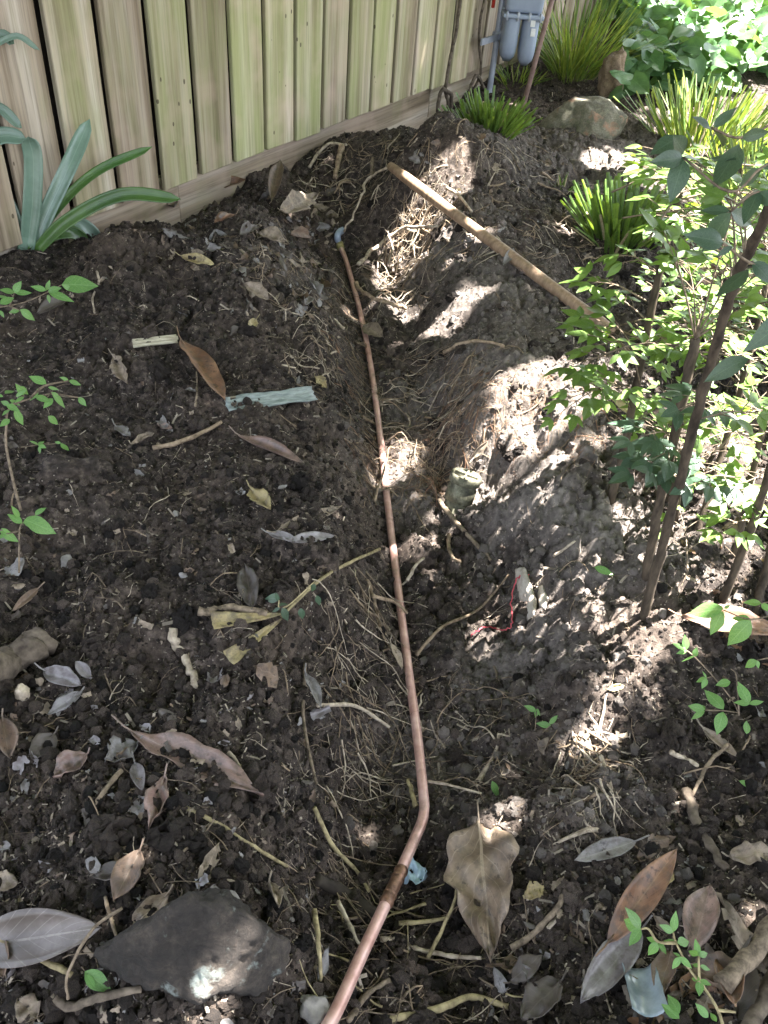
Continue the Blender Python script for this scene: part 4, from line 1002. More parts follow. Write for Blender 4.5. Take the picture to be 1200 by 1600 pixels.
# ------------------------------------------------------------------ fallen dead leaves, each a thing
DL = {
 'brown':  leaf_mat('dead_leaf_brown', (0.086, 0.054, 0.037), (0.194, 0.131, 0.091), (0.265, 0.201, 0.150), .55, .4, .08, (0.036, 0.025, 0.019), 9, .55, .25, .5, 30, dirt=.7),
 'tan':    leaf_mat('dead_leaf_tan', (0.176, 0.132, 0.092), (0.311, 0.248, 0.185), (0.376, 0.319, 0.249), .6, .35, .10, (0.072, 0.049, 0.035), 9, .55, .25, .4, 30, dirt=.7),
 'orange': leaf_mat('dead_leaf_orange', (0.138, 0.066, 0.037), (0.280, 0.159, 0.093), (0.323, 0.219, 0.138), .45, .45, .12, (0.056, 0.030, 0.022), 9, .55, .2, .4, 25, dirt=.7),
 'grey':   leaf_mat('dead_leaf_grey', (0.101, 0.092, 0.087), (0.211, 0.197, 0.188), (0.265, 0.248, 0.231), .42, .5, .04, (0.053, 0.045, 0.042), 11, .5, .2, .5, 35, dirt=.7),
 'lilac':  leaf_mat('dead_leaf_lilac', (0.116, 0.099, 0.101), (0.251, 0.228, 0.233), (0.281, 0.258, 0.252), .30, .6, .04, None, 11, .5, .2, .4, 30, dirt=.7),
 'purple': leaf_mat('dead_leaf_purple', (0.063, 0.048, 0.041), (0.159, 0.131, 0.122), (0.230, 0.201, 0.178), .34, .55, .03, None, 9, .6, .1, .75, 22, dirt=.7),
 'pink':   leaf_mat('dead_leaf_pink', (0.144, 0.089, 0.072), (0.261, 0.175, 0.143), (0.325, 0.244, 0.198), .38, .5, .06, (0.073, 0.049, 0.038), 9, .5, .2, .4, 28, dirt=.7),
 'yellow': leaf_mat('dead_leaf_yellow', (0.257, 0.194, 0.085), (0.401, 0.332, 0.171), (0.366, 0.297, 0.170), .55, .35, .14, (0.143, 0.097, 0.056), 14, .2, .2, .5, 30, dirt=.7),
 'bigtan': leaf_mat('torn_leaf', (.10, .07, .046), (.27, .20, .14), (.32, .25, .18), .5, .4, .04, (.05, .035, .025), 8, .7, .1, .8, 22, dirt=.6),
 'dark':   leaf_mat('dead_leaf_dark', (0.033, 0.026, 0.021), (0.090, 0.073, 0.061), (0.128, 0.105, 0.087), .5, .4, .03, None, 9, .5, .3, .5, 30, dirt=.7),
}
def gn(p, e=.035): return Hn(p[0], p[1], e)
def dead_leaf(label, b, t, wpx, mat, curl=.25, bend=.1, wav=.16, torn=.0, lift=.006, shape='ell', roll=0., up=(0, 0), seed=None, petiole=True, name='fallen_leaf', fold=.06, nu=14, nv=8, group=None, cat='leaf'):
    B, T = hit(*b), hit(*t); seed = seed if seed is not None else int(b[0] * 7 + b[1])
    d0 = np.linalg.norm((B + T) / 2 - CAMP)
    mxL = math.hypot(t[0] - b[0], t[1] - b[1]) * d0 / FPX * 2.1
    if np.linalg.norm(T - B) > mxL: T = B + nrm(T - B) * mxL
    n = nrm(gn((B + T) / 2) * .75 - ray(*b) * .35)
    B = B + n * lift + UP * up[0]; T = T + n * lift + UP * up[1]
    d = nrm(T - B); n = nrm(n - d * np.dot(n, d)); n = n * math.cos(roll) + np.cross(d, n) * math.sin(roll)
    L = np.linalg.norm(T - B); W = wpx * d0 / FPX * .74
    V, F, UV = leaf_geo(L, W, nu, nv, shape, curl, bend, fold, wav, seed, torn)
    if petiole:
        P, Q, U2 = tube([np.array([-.16 * L, .01 * L, .01]), np.array([-.05 * L, 0, .002]), np.array([.1 * L, 0, .0])], [.0011, .0012, .0008], 5)
        k = len(V); V = V + P; UV = UV + [(.5, 0)] * len(P); F = F + [tuple(i + k for i in f) for f in Q]
    Mx = frame(B, d, n)
    o = obj(name, mesh(name, V, F, UV), DL[mat], None, Mx)
    md = o.modifiers.new('solid', 'SOLIDIFY'); md.thickness = .0007
    return tag(o, label, cat, group)
dead_leaf('large glossy purple brown leaf on its back at the front left corner', (-45,1482), (168,1452), 88, 'purple', .28, .05, .08, lift=.014)
dead_leaf('long curved brown leaf with torn edge left of the trench, above the yellow twig', (205,1150), (408,1262), 62, 'pink', .35, .10, .22, .35, .012, nu=20)
dead_leaf('grey ragged leaf piece tucked behind the long curved brown leaf', (215,1165), (165,1195), 48, 'grey', .2, .1, .3, .5)
dead_leaf('small purplish leaf poking out below the long curved brown leaf', (212,1195), (226,1245), 26, 'lilac', .3, .1, .1)
dead_leaf('crumpled pinkish brown leaf hanging over the yellow twig end', (258,1215), (234,1300), 36, 'pink', .4, .1, .5, .4)
dead_leaf('big torn grey tan leaf standing against the bank right of the pipe', (752,1292), (772,1508), 132, 'bigtan', .22, .06, .22, .42, .014, 'ovate', nu=24, nv=12)
dead_leaf('glossy orange brown curved leaf at the front right', (944,1484), (1040,1358), 52, 'orange', .4, .12, .1, 0, .03, up=(0, .02))
dead_leaf('silvery grey wet leaf under the orange brown leaf at front right', (1000,1462), (905,1580), 58, 'lilac', .25, .06, .12, .1, .012)
dead_leaf('narrow slate grey leaf lying alone on dark soil, front right', (992,1318), (893,1352), 36, 'grey', .25, .08, .08, .12, .01)
dead_leaf('upright pinkish brown leaf behind the bright seedling', (1088,1500), (1114,1402), 58, 'pink', .3, .05, .1, 0, .03)
dead_leaf('dull brown leaf below the bright seedling at front right', (1055,1500), (1035,1580), 40, 'brown', .4, .1, .2, .1, .02)
dead_leaf('dark brown curled leaf at the bottom right corner', (1170,1580), (1080,1545), 60, 'brown', .5, .1, .2, .15, .03)
dead_leaf('orange edged curled leaf beside the pale branch at bottom right', (1150,1600), (1135,1530), 45, 'orange', .5, .1, .2, 0, .03)
dead_leaf('dusty brown leaf half buried at the bottom edge right of the pipe', (880,1540), (820,1605), 60, 'dark', .2, .1, .25, .2, .01)
dead_leaf('grey brown leaf under the foot of the big torn leaf', (800,1540), (850,1500), 40, 'dark', .2, .1, .2, .2, .01)
dead_leaf('long orange brown leaf with pale tip standing on the left mound', (280,538), (347,642), 52, 'orange', .28, .05, .12, .08, .014)
dead_leaf('tan leaf fragment left of the long orange brown leaf', (180,560), (206,606), 32, 'tan', .3, .1, .3, .5, .01)
dead_leaf('pinkish brown long leaf on the mound below the teal strip', (372,686), (474,736), 34, 'pink', .35, .05, .1, .1, .01)
dead_leaf('small yellow brown leaf on the mound, mid left of the trench', (392,768), (424,806), 38, 'yellow', .3, .1, .3, .3, .01)
dead_leaf('tan pointed leaf above the lilac leaf, mid left of the trench', (428,838), (524,806), 28, 'tan', .3, .08, .15, .1, .012)
dead_leaf('smooth lilac grey leaf just left of the trench at mid height', (448,852), (518,846), 26, 'lilac', .2, .05, .1, 0, .014)
dead_leaf('thin grey leaf curling under the tan pointed leaf', (420,835), (470,850), 18, 'grey', .4, .1, .1)
dead_leaf('dark brown leaf standing above the dark stick by the yellow leaf', (395,955), (385,895), 42, 'dark', .3, .1, .2, .15, .012)
dead_leaf('upper half of the folded yellow leaf left of the trench', (438,966), (330,982), 40, 'yellow', .15, .05, .14, .1, .016, 'fan', petiole=False)
dead_leaf('lower half of the folded yellow leaf left of the trench', (436,972), (352,1036), 34, 'yellow', .2, .05, .1, .12, .012, 'fan', petiole=False)
dead_leaf('grey lilac leaf by the brown log at the left edge', (70,1052), (132,1080), 38, 'lilac', .25, .1, .15, .1, .012)
dead_leaf('little bluish leaf standing up near the brown log', (142,1068), (120,1043), 22, 'lilac', .3, .1, .1, 0, .016)
dead_leaf('pale grey leaf below the bluish leaf near the left edge', (128,1082), (78,1118), 26, 'grey', .2, .1, .2, .2)
dead_leaf('dusty grey leaf half buried near the left edge', (85,1150), (50,1190), 45, 'dark', .15, .05, .15, .2)
dead_leaf('curled pinkish leaf at the left, above the clear patch of soil', (140,1185), (92,1225), 44, 'pink', .5, .2, .3, .2, .012)
dead_leaf('brown leaf with a dark vein above the front rock', (222,1332), (182,1412), 52, 'brown', .2, .05, .15, .2, .012)
dead_leaf('pale ragged leaf resting on the back of the front rock', (268,1400), (206,1466), 38, 'bigtan', .25, .1, .35, .4, .014)
dead_leaf('dark leaf overlapping the brown leaf above the front rock', (205,1358), (150,1372), 32, 'dark', .3, .1, .2, .1)
dead_leaf('dried tan leaf at the left edge above the purple brown leaf', (-15,1380), (32,1382), 34, 'tan', .3, .1, .3, .3)
dead_leaf('curled dark brown leaf at the left edge below the cream stone', (2,1125), (12,1190), 36, 'brown', .6, .1, .2, 0, .012)
dead_leaf('rolled brown leaf at the front left corner below the twig', (5,1470), (12,1530), 34, 'brown', .7, .1, .2, .1, .012)
dead_leaf('pale leaf scrap at the bottom left corner', (60,1590), (30,1560), 40, 'tan', .3, .1, .4, .4)
dead_leaf('orange brown leaf lying at the foot of the fence', (330,306), (390,296), 26, 'orange', .35, .1, .15, 0, .03)
dead_leaf('brown leaf standing upright against the fence foot', (424,328), (440,276), 26, 'brown', .5, .05, .1, .1, .03, up=(0, .03))
dead_leaf('tan lobed leaf beside the trench head near the fence', (430,338), (497,318), 44, 'tan', .2, .1, .3, .4, .03)
dead_leaf('pinkish grey leaf at the fence foot behind the strap leaves', (226,326), (268,342), 30, 'pink', .3, .1, .2, .1, .03)
dead_leaf('dark brown leaf standing on edge on the mound crest', (268,325), (288,388), 26, 'dark', .5, .1, .2, .1, .02)
dead_leaf('rust coloured small leaf on the mound crest by the fence', (372,345), (340,362), 20, 'orange', .5, .1, .2, .1, .02)
dead_leaf('dark twisted leaf beside the dry root on the mound crest', (400,362), (370,385), 26, 'dark', .5, .1, .2, .1, .02)
dead_leaf('pale yellow leaf on the upper mound slope', (282,404), (334,420), 22, 'yellow', .25, .1, .2, .2, .012)
dead_leaf('tan curled leaf near the trench head, left side', (400,370), (440,388), 34, 'tan', .4, .15, .25, .2, .018)
dead_leaf('brown folded leaf near the trench head, left side', (448,372), (472,382), 26, 'brown', .5, .2, .2, .1, .02)
dead_leaf('tan leaf among roots on the upper left trench edge', (380,448), (418,476), 30, 'tan', .35, .1, .2, .2, .014)
dead_leaf('grey leaf standing among roots at the upper left trench edge', (478,468), (466,500), 22, 'grey', .5, .1, .1, .1, .014)
dead_leaf('pale leaf hanging at the trench edge beside the roots', (480,440), (492,470), 24, 'grey', .4, .2, .3, .2, .014)
dead_leaf('small tan leaf under the roots at the upper trench edge', (400,500), (385,520), 18, 'yellow', .3, .1, .2, .2)
dead_leaf('pale yellow leaf scrap right of the teal strip', (488,592), (506,610), 22, 'yellow', .3, .1, .3, .3, .012)
dead_leaf('tan three cornered leaf lying across the pipe near the far bend', (572,516), (606,538), 32, 'tan', .2, .1, .15, .15, .03)
dead_leaf('dry grey leaf hanging on the left trench wall', (470,1055), (492,1112), 24, 'grey', .4, .1, .2, .2, .014)
dead_leaf('brown leaf strip on the left trench wall by the pipe', (602,1008), (618,1052), 20, 'tan', .3, .1, .2, .2, .014)
dead_leaf('big rusty leaf lying under the pale green leaves at right', (1062,972), (1215,1000), 58, 'orange', .25, .05, .2, .1, .02)
dead_leaf('narrow tan leaf on the soil near the right edge', (1096,1142), (1154,1192), 20, 'tan', .2, .05, .1, .1, .012)
dead_leaf('pale tan leaf half buried at the right edge', (1140,1345), (1215,1342), 40, 'tan', .2, .1, .3, .3, .01)
dead_leaf('mustard yellow leaf fragment beside the big torn leaf', (822,1408), (850,1390), 30, 'yellow', .3, .1, .3, .35, .012)
dead_leaf('yellowish leaf fragment above the orange brown leaf', (1034,1388), (1052,1368), 20, 'yellow', .3, .1, .3, .3)
dead_leaf('yellow brown fragment on the right slope below the canes', (948,1078), (974,1072), 14, 'yellow', .3, .1, .3, .3)
dead_leaf('pinkish brown dry leaf beside the tool handle', (800,415), (834,440), 18, 'pink', .3, .1, .2, .2, .014)
dead_leaf('grey dry leaf against the tool handle', (785,418), (800,395), 16, 'grey', .3, .1, .2, .1, .014)
dead_leaf('tan chip like leaf above the capped drain pipe', (738,716), (762,688), 14, 'tan', .2, .05, .1, .1, .014)
dead_leaf('pale brown leaf inside the clipped tuft by the shrub', (985,366), (978,334), 22, 'brown', .5, .1, .1, 0, .05)
dead_leaf('yellow leaf caught in the shrub above the sunny soil', (975,655), (945,630), 24, 'yellow', .2, .1, .1, .1, .02)
dead_leaf('brown leaf caught in the middle of the shrub', (1100,500), (1085,455), 34, 'orange', .3, .1, .1, .1, .10)
dead_leaf('grey brown leaf on the mound left of the teal strip', (180,668), (205,690), 22, 'grey', .2, .1, .2, .2)
dead_leaf('small pink leaf on the mound above the root', (250,668), (270,672), 14, 'pink', .4, .1, .1, 0)
dead_leaf('crumpled tan leaf scrap above the root on the mound', (205,700), (238,690), 16, 'tan', .5, .2, .4, .3, .01)
dead_leaf('dark leaf standing on the slope under the green branch', (108,470), (60,498), 26, 'dark', .4, .1, .1, .1, .012)
dead_leaf('split pale leaf scrap on the soil right of the brown leaf', (412,1385), (425,1428), 24, 'tan', .5, .1, .3, .3, .012)
dead_leaf('dry brown leaf at the left edge, mid height', (60,920), (18,958), 16, 'brown', .5, .1, .1, .1)

# ------------------------------------------------------------------ sticks, roots and other finds
def stick(name, label, pix, rpx, mat, lift=.0, cat='stick', sides=8, taper=.7, wob=.15, sub=6, knob=True, group=None):
    P = [hit(q[0], q[1]) for q in pix]
    d0 = np.mean([np.linalg.norm(p - CAMP) for p in P]); r = rpx * d0 / FPX * .5
    P = [p + gn(p, .03) * (r * .8 + lift) + UP * (q[2] if len(q) > 2 else 0) for p, q in zip(P, pix)]
    c = catmull(P, sub); n = len(c); s0 = pix[0][0] * .13
    c = [p + np.array([mnoise.noise((i * .45 + s0, 0, k)) for k in range(3)]) * r * wob * 3 for i, p in enumerate(c)]
    rad = [r * (1 + (taper - 1) * i / (n - 1)) * (1 + (.35 * mnoise.noise((i * .8, s0, 3)) if knob else 0)) for i in range(n)]
    g = Geo(); g.add(*tube(c, rad, sides)); o = g.build(name, M[mat]); return tag(o, label, cat, group)
stick('twig', 'yellowish twig lying below the long curved brown leaf', [(262,1248),(330,1283),(395,1325),(446,1354)], 7, 'twigy')
stick('twig', 'yellowish twig running down the left trench wall near the pipe bend', [(484,1264),(512,1322),(550,1365),(573,1400)], 7, 'twigy', .006)
stick('twig', 'yellow banded twig at the front left corner', [(-10,1466),(60,1492),(122,1521)], 11, 'twigy', .008)
stick('twig', 'pale stalk reaching from the yellow leaf up to the trench edge', [(588,861),(540,882),(498,908),(436,966)], 6, 'twigy', .006)
stick('stick', 'short dark stick above the folded yellow leaf', [(314,962),(360,958),(418,964)], 14, 'twig', .006, wob=.3)
stick('log', 'thick brown branch end lying at the left edge', [(-40,1068),(10,1048),(46,1026),(80,1002)], 46, 'bark', .0, 'log', 14, .85)
stick('twig', 'dark thin twig hanging down the left trench wall', [(470,1040),(466,1120),(474,1180),(486,1232)], 6, 'twig', .008)
stick('root', 'pale root sticking out of the left trench wall', [(488,1106),(545,1108),(602,1138)], 7, 'rootpale', .012, 'root')
stick('root', 'pale root under the pipe joint running right', [(594,1478),(650,1490),(705,1497),(756,1502)], 8, 'rootpale', .006, 'root')
stick('root', 'thick yellowish root along the bottom edge right of the pipe', [(590,1602),(680,1582),(740,1566),(795,1582)], 11, 'twigy', .004, 'root')
stick('stick', 'dark stick leaning in the hollow below the capped drain pipe', [(682,798,.02),(722,838,.015),(768,876,0)], 9, 'twig', .004)
stick('root', 'thin root arching across the trench floor to the pale block', [(652,1028),(690,985),(745,955),(800,902)], 5.5, 'root', .006, 'root')
stick('branch', 'thick pale brown branch at the bottom right corner', [(1228,1418,.03),(1180,1490,.03),(1118,1580,.03)], 26, 'twig', .01, 'branch', 14, .9)
stick('branch', 'second brown branch lying below the pale one at bottom right', [(1240,1480,.01),(1190,1570,.01),(1160,1630,.01)], 22, 'bark', .0, 'branch', 14, .9)
stick('root', 'brown root lying on the mound below the long orange leaf', [(238,706),(290,692),(348,664)], 8, 'root', .004, 'root')
stick('root', 'thin wavy pale root on the upper left slope', [(152,428),(155,446),(146,470),(149,494)], 3.5, 'rootpale', .006, 'root')
stick('root', 'wavy pale root crossing the dark trench head', [(612,282,.03),(582,302,.03),(572,325,.03),(556,350,.02),(538,376,.02)], 4, 'rootpale', .02, 'root', wob=.6)
stick('root', 'pale root arching over the soil at the plinth board', [(486,268),(500,245),(520,230),(545,232)], 5, 'rootpale', .012, 'root')
stick('root', 'thick grey root hanging beside the trench head', [(538,238,.01),(532,262,.01),(525,285,.0)], 9, 'root', .01, 'root')
stick('root', 'smooth black root crossing under the pipe above the joint', [(488,1375),(540,1402),(596,1440)], 20, 'darkwood', -.002, 'root', 10)
stick('twig', 'mossy forked twig beside the yellow fragment, front right', [(802,1484),(832,1462),(868,1424),(882,1400)], 10, 'twig', .004)
stick('root', 'rough brown root winding down the right slope', [(1072,1238),(1090,1290),(1110,1325),(1136,1362)], 16, 'bark', -.002, 'root')
stick('twig', 'thin brown twig crossing the narrow tan leaf near the right edge', [(1136,1172),(1105,1198),(1092,1225),(1078,1252)], 6, 'twig', .008)
stick('stick', 'short pale stick on the right slope', [(1048,1178),(1070,1188),(1092,1200)], 8, 'rootpale', .004)
stick('stick', 'tiny pale stick end on the right slope, left of the short pale stick', [(960,1156),(972,1153),(982,1149)], 9, 'rootpale', .003)
stick('root', 'dark crooked root in front of the front rock', [(88,1560),(125,1572),(170,1556),(228,1546)], 13, 'bark', .012, 'root')
stick('wood_splinter', 'yellow split wood piece upright left of the pipe at the front', [(484,1445,.02),(488,1490,.01),(494,1540,0)], 9, 'twigy', .006, 'wood piece', 5, .5, .25)
stick('wood_splinter', 'pale shredded wood piece beside the pipe joint', [(522,1424,.015),(538,1455,.01),(556,1486,0)], 8, 'rootpale', .006, 'wood piece', 5, .5, .25)
stick('stick', 'crumbling pale stick half buried left of the trench', [(268,985),(288,1025),(305,1074)], 16, 'rootpale', -.006, wob=.5)
stick('stick', 'brown stick behind the purplish leaf at left', [(190,1210),(170,1235),(150,1262)], 9, 'twig', .003)
stick('twig', 'upright thin twig beside the brown leaf above the front rock', [(168,1398),(178,1440),(190,1482)], 6, 'twig', .01)
stick('twig', 'long thin twig crossing the front rock', [(205,1440,.02),(160,1470,.02),(128,1520,.01),(122,1560,0)], 5, 'twig', .02)
stick('root', 'pale root on the soil under the tool handle', [(700,296),(720,310),(738,335)], 5, 'rootpale', .006, 'root')
stick('root', 'thick sunlit root over the pale root mass near the trench head', [(560,430,.02),(590,405,.03),(630,375,.03),(690,366,.01)], 6, 'rootpale', .015, 'root', wob=.4)
stick('root', 'brown root crossing the far trench from the pipe to the bank', [(552,465,.02),(580,480,.02),(610,490,.005),(640,492,0)], 7, 'root', .02, 'root', wob=.4)
stick('root', 'root bent over the ridge above the sunny bank', [(700,560,.005),(740,546,.01),(790,552,.005)], 6, 'root', .012, 'root', wob=.4)
stick('root', 'curved brown root under the capped drain pipe', [(700,842),(698,860),(708,875),(722,884)], 7, 'root', .008, 'root')
stick('root', 'pale root stub on the trench floor right of the pipe', [(640,912),(650,890),(658,875)], 6, 'rootpale', .006, 'root')
stick('root', 'root looping over the pipe beside the red roots', [(566,810,.03),(588,762,.035),(606,732,.03),(618,720,.01)], 4, 'root', .024, 'root', wob=.4)
stick('root', 'root end pointing at the pipe from the left wall', [(570,945,.01),(605,958,.015),(640,978,.02)], 6, 'root', .014, 'root')
stick('root', 'pale root touching the pipe just above its bend', [(660,1236,.015),(700,1242,.01),(752,1250,.0)], 5, 'rootpale', .008, 'root')
stick('root', 'yellow root rising beside the pipe bend', [(652,1275,.01),(646,1255,.015),(638,1238,.02)], 8, 'twigy', .01, 'root')
stick('root', 'short yellow root to the right of the pipe joint', [(622,1455),(665,1446),(705,1438)], 7, 'twigy', .008, 'root')
stick('root', 'yellow forked root under the big torn leaf', [(660,1510),(692,1462),(716,1412),(722,1370)], 6, 'twigy', .012, 'root')
stick('twig', 'grey twig by the bottom edge right of the pipe', [(535,1600),(570,1560),(606,1540)], 9, 'twig', .006)
stick('twig', 'pale straight twig on the right slope near the string', [(868,872),(884,860),(900,848)], 5, 'rootpale', .004)
stick('twig', 'thin dry twig on the left mound beside the orange leaf', [(305,640),(308,615),(303,585)], 3.5, 'twig', .008)
stick('stick', 'dead bare twig standing at the left edge by the fence', [(-5,330,.0),(6,262,.0),(10,205,.0)], 6, 'twig', .1)

# teal plastic strip
M['teal'] = plain_mat('teal_plastic', (.08, .10, .095), (.24, .275, .26), 45, .4, .5, .25, 0, 0, stretch=(1, 4, 4))
M['bamboo'] = plain_mat('bleached_bamboo', (.24, .21, .14), (.46, .42, .31), 40, .7, .3, .4, 0, 0, stretch=(.3, 4, 4))
M['bluefoil'] = plain_mat('blue_plastic', (.28, .42, .52), (.50, .63, .72), 60, .35, .5, .4, 0, 0)
M['string'] = plain_mat('red_string', (.42, .05, .07), (.58, .12, .13), 60, .7, .3, .1, 0, 0)
M['block'] = plain_mat('pale_stone', (.26, .22, .18), (.50, .45, .38), 50, .9, .2, .8, 0, 0)
M['clear'] = plain_mat('grey_film', (.16, .20, .22), (.30, .35, .38), 40, .12, .6, .2, 0, 0)
def strip(name, label, a, b, wpx, mat, cat, seed, lift=.008, wav=.12, curl=.15, torn=.25, shape='rect', th=.002):
    A, B = hit(*a), hit(*b); d0 = np.linalg.norm((A + B) / 2 - CAMP); n = nrm(gn((A + B) / 2) * .7 - ray(*a) * .4); d = nrm(B - A); n = nrm(n - d * np.dot(d, n))
    V, F, UV = leaf_geo(np.linalg.norm(B - A), wpx * d0 / FPX * 1.05, 16, 6, shape, curl, .02, 0, wav, seed, torn)
    o = obj(name, mesh(name, V, F, UV), M[mat], None, frame(A + n * lift, d, n)); md = o.modifiers.new('solid', 'SOLIDIFY'); md.thickness = th; return tag(o, label, cat)
strip('plastic_strip', 'weathered teal plastic strip on the mound left of the trench', (352,636), (488,620), 24, 'teal', 'plastic strip', 5)
strip('plastic_scrap', 'crumpled pale blue plastic scrap beside the pipe joint', (622,1372), (668,1376), 34, 'bluefoil', 'plastic scrap', 9, .012, .55, .2, .5, 'ell', .0006)
strip('plastic_film', 'shiny grey plastic piece at the front right edge', (1002,1540), (1022,1618), 40, 'clear', 'plastic piece', 12, .02, .06, .3, .05, 'rect', .0006)
A, B = hit(209, 541), hit(280, 533); d = nrm(B - A); n = gn(A); s_ = np.cross(n, d)
bam = empty('bamboo_piece', A, 'ribbed bleached bamboo piece on the mound left of the trench', 'bamboo')
for k in (-1, 0, 1):
    g = Geo(); off = s_ * k * .0085 + n * (.010 - .002 * abs(k)); g.add(*tube([A + off + (B - A) * t for t in np.linspace(0, 1 - .03 * abs(k), 8)], [.0042] * 8, 8)); g.build('rib', M['bamboo'], bam)
# red string
sp_ = [(734,998,.006),(752,990,.012),(768,984,.008),(784,990,.01),(797,985,.014),(796,955,.02),(800,930,.024),(806,918,.028),(824,911,.02)]
g = Geo(); c = catmull([hit(a, b) + UP * z for a, b, z in sp_], 6); c = [p + rng.normal(0, .0012, 3) for p in c]; g.add(*tube(c, .0013, 6))
tag(g.build('string', M['string']), 'thin red plastic string lying in the trench by the pale block', 'string')
hull_rock('stone', 'narrow pale stone block standing in the right trench bank', 'stone', [(802,894,.012),(818,890,.012),(812,915,.03),(824,935,.03),(838,948,.012),(834,968,.006),(822,976,.006),(810,940,.012),(816,930,-.03)], M['block'], 31, .0016, 60, 4)
hull_rock('stone', 'small pale stone leaning on the narrow block', 'stone', [(836,918,.006),(846,915,.008),(856,938,.008),(852,958,.004),(842,950,.006),(846,938,.018),(846,938,-.02)], M['block'], 37, .0014, 60, 4)
for (px, py, s, lab) in ((105,880,.014,'pale crumbly stone low on the left slope'),(355,1410,.013,'grey pebble just above the front rock'),(275,805,.008,'tiny grey stone in the middle of the left slope')):
    p = hit(px, py); rock('pebble', lab, 'pebble', p + UP * s * .3, s, s * .8, s * .7, M['pebble'], int(px), px, 3)
# dry vines on the far palings
def vine(label, pix, rpx, off):
    P0 = F0 + FN * off; P = [at_plane(a, b, P0, FN) for a, b in pix]; d0 = np.linalg.norm(P[0] - CAMP)
    g = Geo(); c = catmull(P, 6); c = [p + FN * .008 * mnoise.noise((i * .4, pix[0][0], 0)) + FD * .012 * mnoise.noise((i * .3, pix[0][0], 5)) for i, p in enumerate(c)]; g.add(*tube(c, rpx * d0 / FPX * .5, 6)); return tag(g.build('vine', M['bark']), label, 'vine', 'dry vines on the far palings')
vine('dry brown vine running up the fence left of the gas meter, longest one', [(700,168),(697,130),(706,80),(716,30),(722,-30)], 5, .03)
vine('dry vine arching over the plinth board near the low tuft', [(684,175),(690,140),(704,150),(706,180)], 6, .04)
vine('thin dry vine beside the bracket of the gas meter', [(740,140),(752,110),(748,60),(756,0)], 4, .03)
vine('dry vine hanging to the soil right of the loose palings', [(730,160),(738,128),(746,118),(757,140)], 5, .045)

# ------------------------------------------------------------------ fine roots: masses nobody could count
def root_mass(name, label, region, n, r0, Lr, mats, lift=.006, bias=None, spread=1.0, arch=.3):
    geos = {m_: Geo() for m_ in mats}
    for i in range(n):
        m_ = mats[rng.integers(len(mats))]
        if callable(region): px, py = region()
        else: px, py = rng.uniform(region[0], region[2]), rng.uniform(region[1], region[3])
        p = hit(px, py); L = rng.uniform(*Lr); steps = max(5, int(L / .012)); a = (rng.uniform(0, 2 * math.pi) if bias is None else bias + rng.normal(0, spread))
        P = []; q = p[:2].copy(); turn = rng.normal(0, .05); off = rng.uniform(-.004, lift); hump = max(0, rng.normal(0, arch)) * L * .35
        for k in range(steps):
            t = k / (steps - 1); P.append(np.array([q[0], q[1], H(q[0], q[1]) + off + hump * math.sin(math.pi * t)]))
            a += turn + rng.normal(0, .16); dq = np.array([math.cos(a), math.sin(a)]) * L / steps; sl_ = abs(float(H(*(q + dq)) - H(*q))) * steps / L; q = q + dq / math.sqrt(1 + sl_ * sl_)
        P = np.array(P); P[1:-1, 2] = (P[:-2, 2] + P[1:-1, 2] + P[2:, 2]) / 3
        r = r0 * rng.lognormal(0, .6); geos[m_].add(*tube(P, list(np.linspace(r, r * .35, steps)), 4, False))
        for _ in range(rng.integers(0, 3)):            # side branches
            k = int(rng.integers(1, steps - 1)); a2 = math.atan2(*(P[k + 1] - P[k - 1])[[1, 0]]) + rng.choice((-1, 1)) * rng.uniform(.5, 1.1); l2 = L * rng.uniform(.2, .5); B = []
            for m in range(5):
                x2, y2_ = P[k][0] + math.cos(a2) * l2 * m / 4, P[k][1] + math.sin(a2) * l2 * m / 4; a2 += rng.normal(0, .2)
                B.append((x2, y2_, H(x2, y2_) + off + (P[k][2] - H(P[k][0], P[k][1]) - off) * (1 - m / 4)))
            geos[m_].add(*tube(np.array(B), list(np.linspace(r * .6, r * .25, 5)), 3, False))
    first = None
    for m_, g in geos.items():
        if not g.V: continue
        if first is None: first = tag(g.build(name, M[m_]), label, 'roots', kind='stuff')
        else: o = g.build('root_strands', M[m_], None); o.parent = first; o['kind'] = 'stuff'
    return first
def band(pts, w):
    def f():
        k = rng.integers(len(pts) - 1); t = rng.random(); return (pts[k][0] + (pts[k + 1][0] - pts[k][0]) * t + rng.normal(0, w), pts[k][1] + (pts[k + 1][1] - pts[k][1]) * t + rng.normal(0, w * .4))
    return f
root_mass('root_mass', 'reddish fine roots matted on the left trench wall beside the pipe', band([(520,400),(545,520),(560,640),(572,780)], 16), 220, .0007, (.03, .11), ['rootred', 'root', 'twig'], .008, 0, 1.2)
root_mass('root_mass', 'tangle of tan roots and stems on the upper left trench edge', band([(400,380),(470,440),(510,520),(500,600)], 34), 170, .0010, (.04, .14), ['root', 'rootpale', 'twig'], .012)
root_mass('root_mass', 'hanging pale roots on the left trench wall near the front', band([(560,900),(545,1020),(560,1120),(530,1250),(500,1380)], 26), 130, .0009, (.04, .17), ['root', 'rootpale', 'twig'], .012, -.5, .7)
root_mass('root_mass', 'rusty clump of wiry roots between pipe and capped drain pipe', band([(720,590),(690,660),(665,740),(650,790)], 20), 200, .0007, (.05, .15), ['rootred', 'root', 'twig'], .018, 1.2, 1.5, .45)
root_mass('root_mass', 'white sunlit root mass at the trench head', band([(690,345),(640,370),(610,430),(620,480)], 22), 200, .0012, (.05, .15), ['rootpale', 'root'], .03, None, 1, .5)
root_mass('root_mass', 'fine hair roots over the right bank above the drain pipe', (720, 600, 960, 720), 240, .0006, (.03, .10), ['rootred', 'root'], .006)
